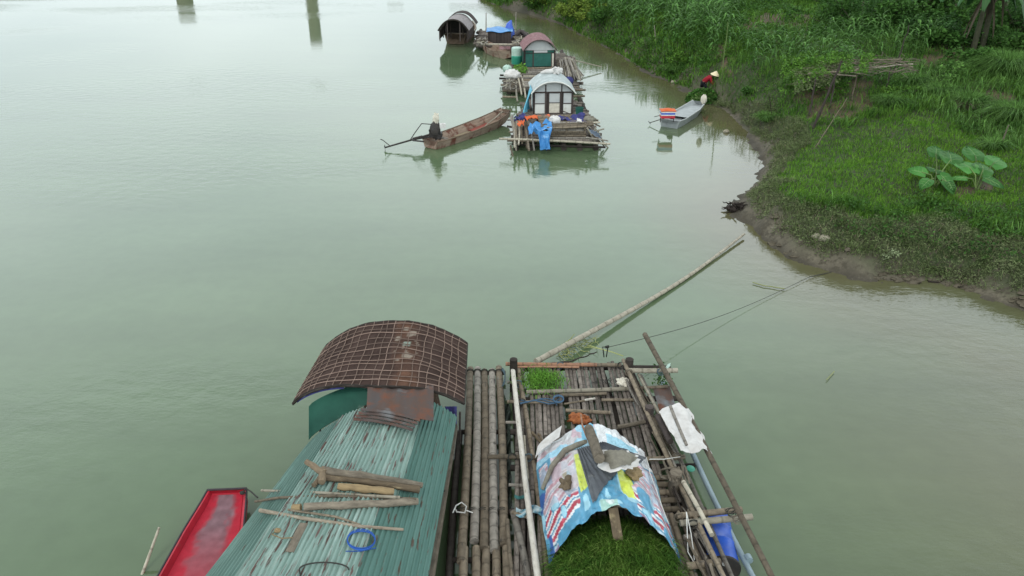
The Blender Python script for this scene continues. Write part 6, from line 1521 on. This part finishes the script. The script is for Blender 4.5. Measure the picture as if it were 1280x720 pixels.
# ---- cut greens and the woman
leafheap('cut_greens', 'heap of cut green leaves between the woman and the grey metal boat', 'greens', G(880, 127)[:], .95, .6, .62, fol('cut leaves', (.07, .17, .03), (.035, .10, .02)), 2600, .16)
sackblob('woven_basket', (880, 124), 1.05, (.14, .14, .22), M_cream, 'small pale woven bundle standing on the heap of cut greens', 'bundle', 4)

def skin(name, pts, edges, rad, m, parent, sub=2):
    me = bpy.data.meshes.new(name); org = wloc(parent); me.from_pydata([tuple(Vector(p) - org) for p in pts], edges, []); me.materials.append(m)
    o = bpy.data.objects.new(name, me); C.objects.link(o); o.parent = parent
    md = o.modifiers.new('skin', 'SKIN'); md.use_smooth_shade = True
    print('skinlayers', len(me.skin_vertices))
    if not me.skin_vertices: 
        bpy.context.view_layer.objects.active = o
        try: me.attributes.new
        except Exception: pass
    sv = me.skin_vertices[0].data if me.skin_vertices else None
    if sv:
        for i, r_ in enumerate(rad): sv[i].radius = (r_, r_) if not isinstance(r_, tuple) else r_
        sv[0].use_root = True
    ss = o.modifiers.new('sub', 'SUBSURF'); ss.levels = sub; ss.render_levels = sub
    return o
ft = G(880, 119); pw = thing('person', 'person in dark red shirt and conical straw hat bending over cut greens', 'person', ft)
def W(x, y, z): return ft + Vector((x, y, z))
pel = W(-.12, .05, .62)
J = [pel, W(-.02, .02, .76), W(.14, 0, .92), W(.24, -.02, 1.00), W(.31, -.03, 1.05), W(.40, -.04, 1.07), W(.46, -.05, 1.06),      # 0-6 spine, neck, head
     W(.20, .17, .96), W(.30, .20, .72), W(.46, .12, .52), W(.52, .10, .46),       # 7-10 left arm
     W(.20, -.19, .95), W(.30, -.24, .70), W(.48, -.18, .54), W(.54, -.16, .48),   # 11-14 right arm
     W(-.08, .14, .58), W(.10, .18, .36), W(-.06, .17, .08), W(.10, .18, .03),     # 15-18 leg
     W(-.10, -.08, .58), W(.12, -.12, .38), W(-.04, -.11, .08), W(.12, -.12, .03)] # 19-22
E = [(0, 1), (1, 2), (2, 3), (3, 4), (4, 5), (5, 6), (2, 7), (7, 8), (8, 9), (9, 10), (2, 11), (11, 12), (12, 13), (13, 14), (0, 15), (15, 16), (16, 17), (17, 18), (0, 19), (19, 20), (20, 21), (21, 22)]
Rr = [.13, .12, .13, .07, .05, .095, .085, .055, .043, .032, .03, .055, .043, .032, .03, .09, .065, .045, .035, .09, .065, .045, .035]
skin('body', J, E, Rr, M_skin, pw)
skin('shirt', [J[0] + Vector((.02, 0, .04)), J[1], J[2], J[3], J[7], J[8], J[7].lerp(J[8], .5) if False else J[8].lerp(J[9], .8), J[11], J[12], J[12].lerp(J[13], .8)], [(0, 1), (1, 2), (2, 3), (2, 4), (4, 5), (5, 6), (2, 7), (7, 8), (8, 9)], [.16, .15, .16, .085, .08, .065, .055, .08, .065, .055], M_shirt, pw)
skin('trousers', [J[0], J[15], J[16], J[17] + Vector((0, 0, .05)), J[19], J[20], J[21] + Vector((0, 0, .05))], [(0, 1), (1, 2), (2, 3), (0, 4), (4, 5), (5, 6)], [.155, .11, .085, .065, .11, .085, .065], M_trous, pw)
for yy in (.12, -.13):   # small hands with fingers
    hb_ = W(.53, yy if yy > 0 else -.17, .46)
    h = MB(); h.blob(hb_, (.045, .035, .02), 6, 8, .1, 1)
    for q in range(4): h.tube([hb_ + Vector((.03, -.025 + q * .017, 0)), hb_ + Vector((.07 + .008 * (q in (1, 2)), -.026 + q * .018, -.01)), hb_ + Vector((.09, -.026 + q * .018, -.04))], [.009, .008, .006], 5)
    h.tube([hb_ + Vector((0, -.03, 0)), hb_ + Vector((.03, -.055, -.02))], [.010, .007], 5); h.build('hand', M_skin, pw)
hd = J[6]
fc = MB(); fc.blob(hd + Vector((.095, 0, -.02)), (.018, .012, .02), 5, 6, .1, 1); fc.build('nose', M_skin, pw)
hr = MB(); hr.blob(hd + Vector((-.04, 0, .03)), (.10, .10, .10), 8, 12, .1, 1); hr.build('hair', M_trous, pw)
ht = MB(); axh = Vector((.22, -.1, 1)).normalized(); ht.lathe([(.255, 0), (.25, .012), (.17, .075), (.09, .15), (.012, .215), (.004, .216)], hd + Vector((.0, 0, .02)), axh, 28); hat_o = ht.build('conical_hat', M_hat, pw)
MB().tube([hd + Vector((.0, .10, .05)), hd + Vector((.05, .02, -.11)), hd + Vector((.0, -.10, .05))], .006, 5).build('hat_strap', M_shirt, hat_o)

# ---- trees on the far bank (seen as dark reflections at the upper left)
def tree(lab, x_, y_, hh, r_, seed):
    rs = np.random.RandomState(seed); t = thing('tree', lab, 'tree', (x_, y_, .8), 'trees on the far bank'); c = Vector((x_, y_, .8))
    MB().crooked(c - Vector((0, 0, .3)), c + Vector((.2, 0, hh * .6)), .2, .1, 7, .03).build('trunk', M_bark, t)
    n = 2600; K = 16; cc = np.stack([rs.normal(0, .45, K) * r_, rs.normal(0, .45, K) * r_, rs.uniform(.25, .9, K) * hh], 1); i = rs.randint(0, K, n); dd = rs.normal(0, 1, (n, 3)); dd /= np.linalg.norm(dd, axis=1)[:, None]
    leaves('crown', F_tree, cc[i] + dd * rs.uniform(.5, 1, n)[:, None] * r_ * .45 + np.array(c[:]), rs.uniform(.35, .7, n), .5, parent=t)
for k in range(14): tree('dense dark tree on the far bank at the upper left', -88 + k * 2.0, 90.5 + 1.2 * (k % 3), 2.9 + (k % 2) * .3, 2.3, 500 + k)
# ---------------------------------------------------------------- light and camera
sc = bpy.context.scene
w = bpy.data.worlds.new('World'); sc.world = w; w.use_nodes = True
N = w.node_tree.nodes; L = w.node_tree.links
bg = N['Background']; sky = N.new('ShaderNodeTexSky'); sky.sky_type = 'NISHITA'; sky.sun_disc = False
SUN_EL, SUN_AZ = 58, 200
sky.sun_elevation = math.radians(SUN_EL); sky.sun_rotation = math.radians(SUN_AZ); sky.dust_density = 4; sky.air_density = 1.2
hsv = N.new('ShaderNodeHueSaturation'); hsv.inputs['Saturation'].default_value = .22; L.new(sky.outputs[0], hsv.inputs['Color'])
tcn = N.new('ShaderNodeTexCoord'); nz = N.new('ShaderNodeTexNoise'); nz.inputs['Scale'].default_value = 2.2; nz.inputs['Detail'].default_value = 4
mp = N.new('ShaderNodeMapping'); mp.inputs['Scale'].default_value = (1, 1, 2.5); L.new(tcn.outputs['Generated'], mp.inputs[0]); L.new(mp.outputs[0], nz.inputs['Vector'])
mr = N.new('ShaderNodeMapRange'); mr.inputs[1].default_value = .35; mr.inputs[2].default_value = .65; L.new(nz.outputs[0], mr.inputs[0])
m1 = N.new('ShaderNodeMix'); m1.data_type = 'RGBA'; m1.inputs[6].default_value = (7.0, 7.9, 8.4, 1); m1.inputs[7].default_value = (8.8, 9.6, 9.9, 1); L.new(mr.outputs[0], m1.inputs[0])
sz = N.new('ShaderNodeSeparateXYZ'); L.new(tcn.outputs['Generated'], sz.inputs[0])
el_ = N.new('ShaderNodeMapRange'); el_.inputs[1].default_value = .50; el_.inputs[2].default_value = .82; el_.inputs[3].default_value = 3.1; el_.inputs[4].default_value = .58; L.new(sz.outputs[2], el_.inputs[0])
el2 = N.new('ShaderNodeMapRange'); el2.inputs[1].default_value = .10; el2.inputs[2].default_value = .36; el2.inputs[3].default_value = .66; el2.inputs[4].default_value = 1.0; L.new(sz.outputs[2], el2.inputs[0])
mm_ = N.new('ShaderNodeMath'); mm_.operation = 'MULTIPLY'; L.new(el_.outputs[0], mm_.inputs[0]); L.new(el2.outputs[0], mm_.inputs[1])
m3 = N.new('ShaderNodeVectorMath'); m3.operation = 'SCALE'; L.new(m1.outputs[2], m3.inputs[0]); L.new(mm_.outputs[0], m3.inputs['Scale'])
m2 = N.new('ShaderNodeMix'); m2.data_type = 'RGBA'; m2.inputs[0].default_value = .8; L.new(hsv.outputs[0], m2.inputs[6]); L.new(m3.outputs[0], m2.inputs[7])
L.new(m2.outputs[2], bg.inputs[0]); bg.inputs[1].default_value = .10
sd = bpy.data.lights.new('sun', 'SUN'); sd.energy = 1.0; sd.angle = math.radians(16); sd.color = (1, .97, .92)
so = bpy.data.objects.new('sun', sd); C.objects.link(so)
el, az = math.radians(SUN_EL), math.radians(SUN_AZ)
dv = Vector((math.sin(az) * math.cos(el), math.cos(az) * math.cos(el), math.sin(el)))
so.rotation_euler = dv.to_track_quat('Z', 'Y').to_euler(); so.location = (0, 0, 30)
cd = bpy.data.cameras.new('camera'); cam = bpy.data.objects.new('camera', cd); C.objects.link(cam)
cam.location = (0, 0, H); cam.rotation_euler = (math.pi / 2 - TH, 0, 0)
cd.sensor_width = 36; cd.lens = 36 * F / 1280; cd.clip_end = 3000; cd.clip_start = .1
sc.camera = cam
sc.view_settings.view_transform = 'Standard'; sc.view_settings.look = 'None'; sc.view_settings.gamma = 1; sc.view_settings.exposure = 0.0
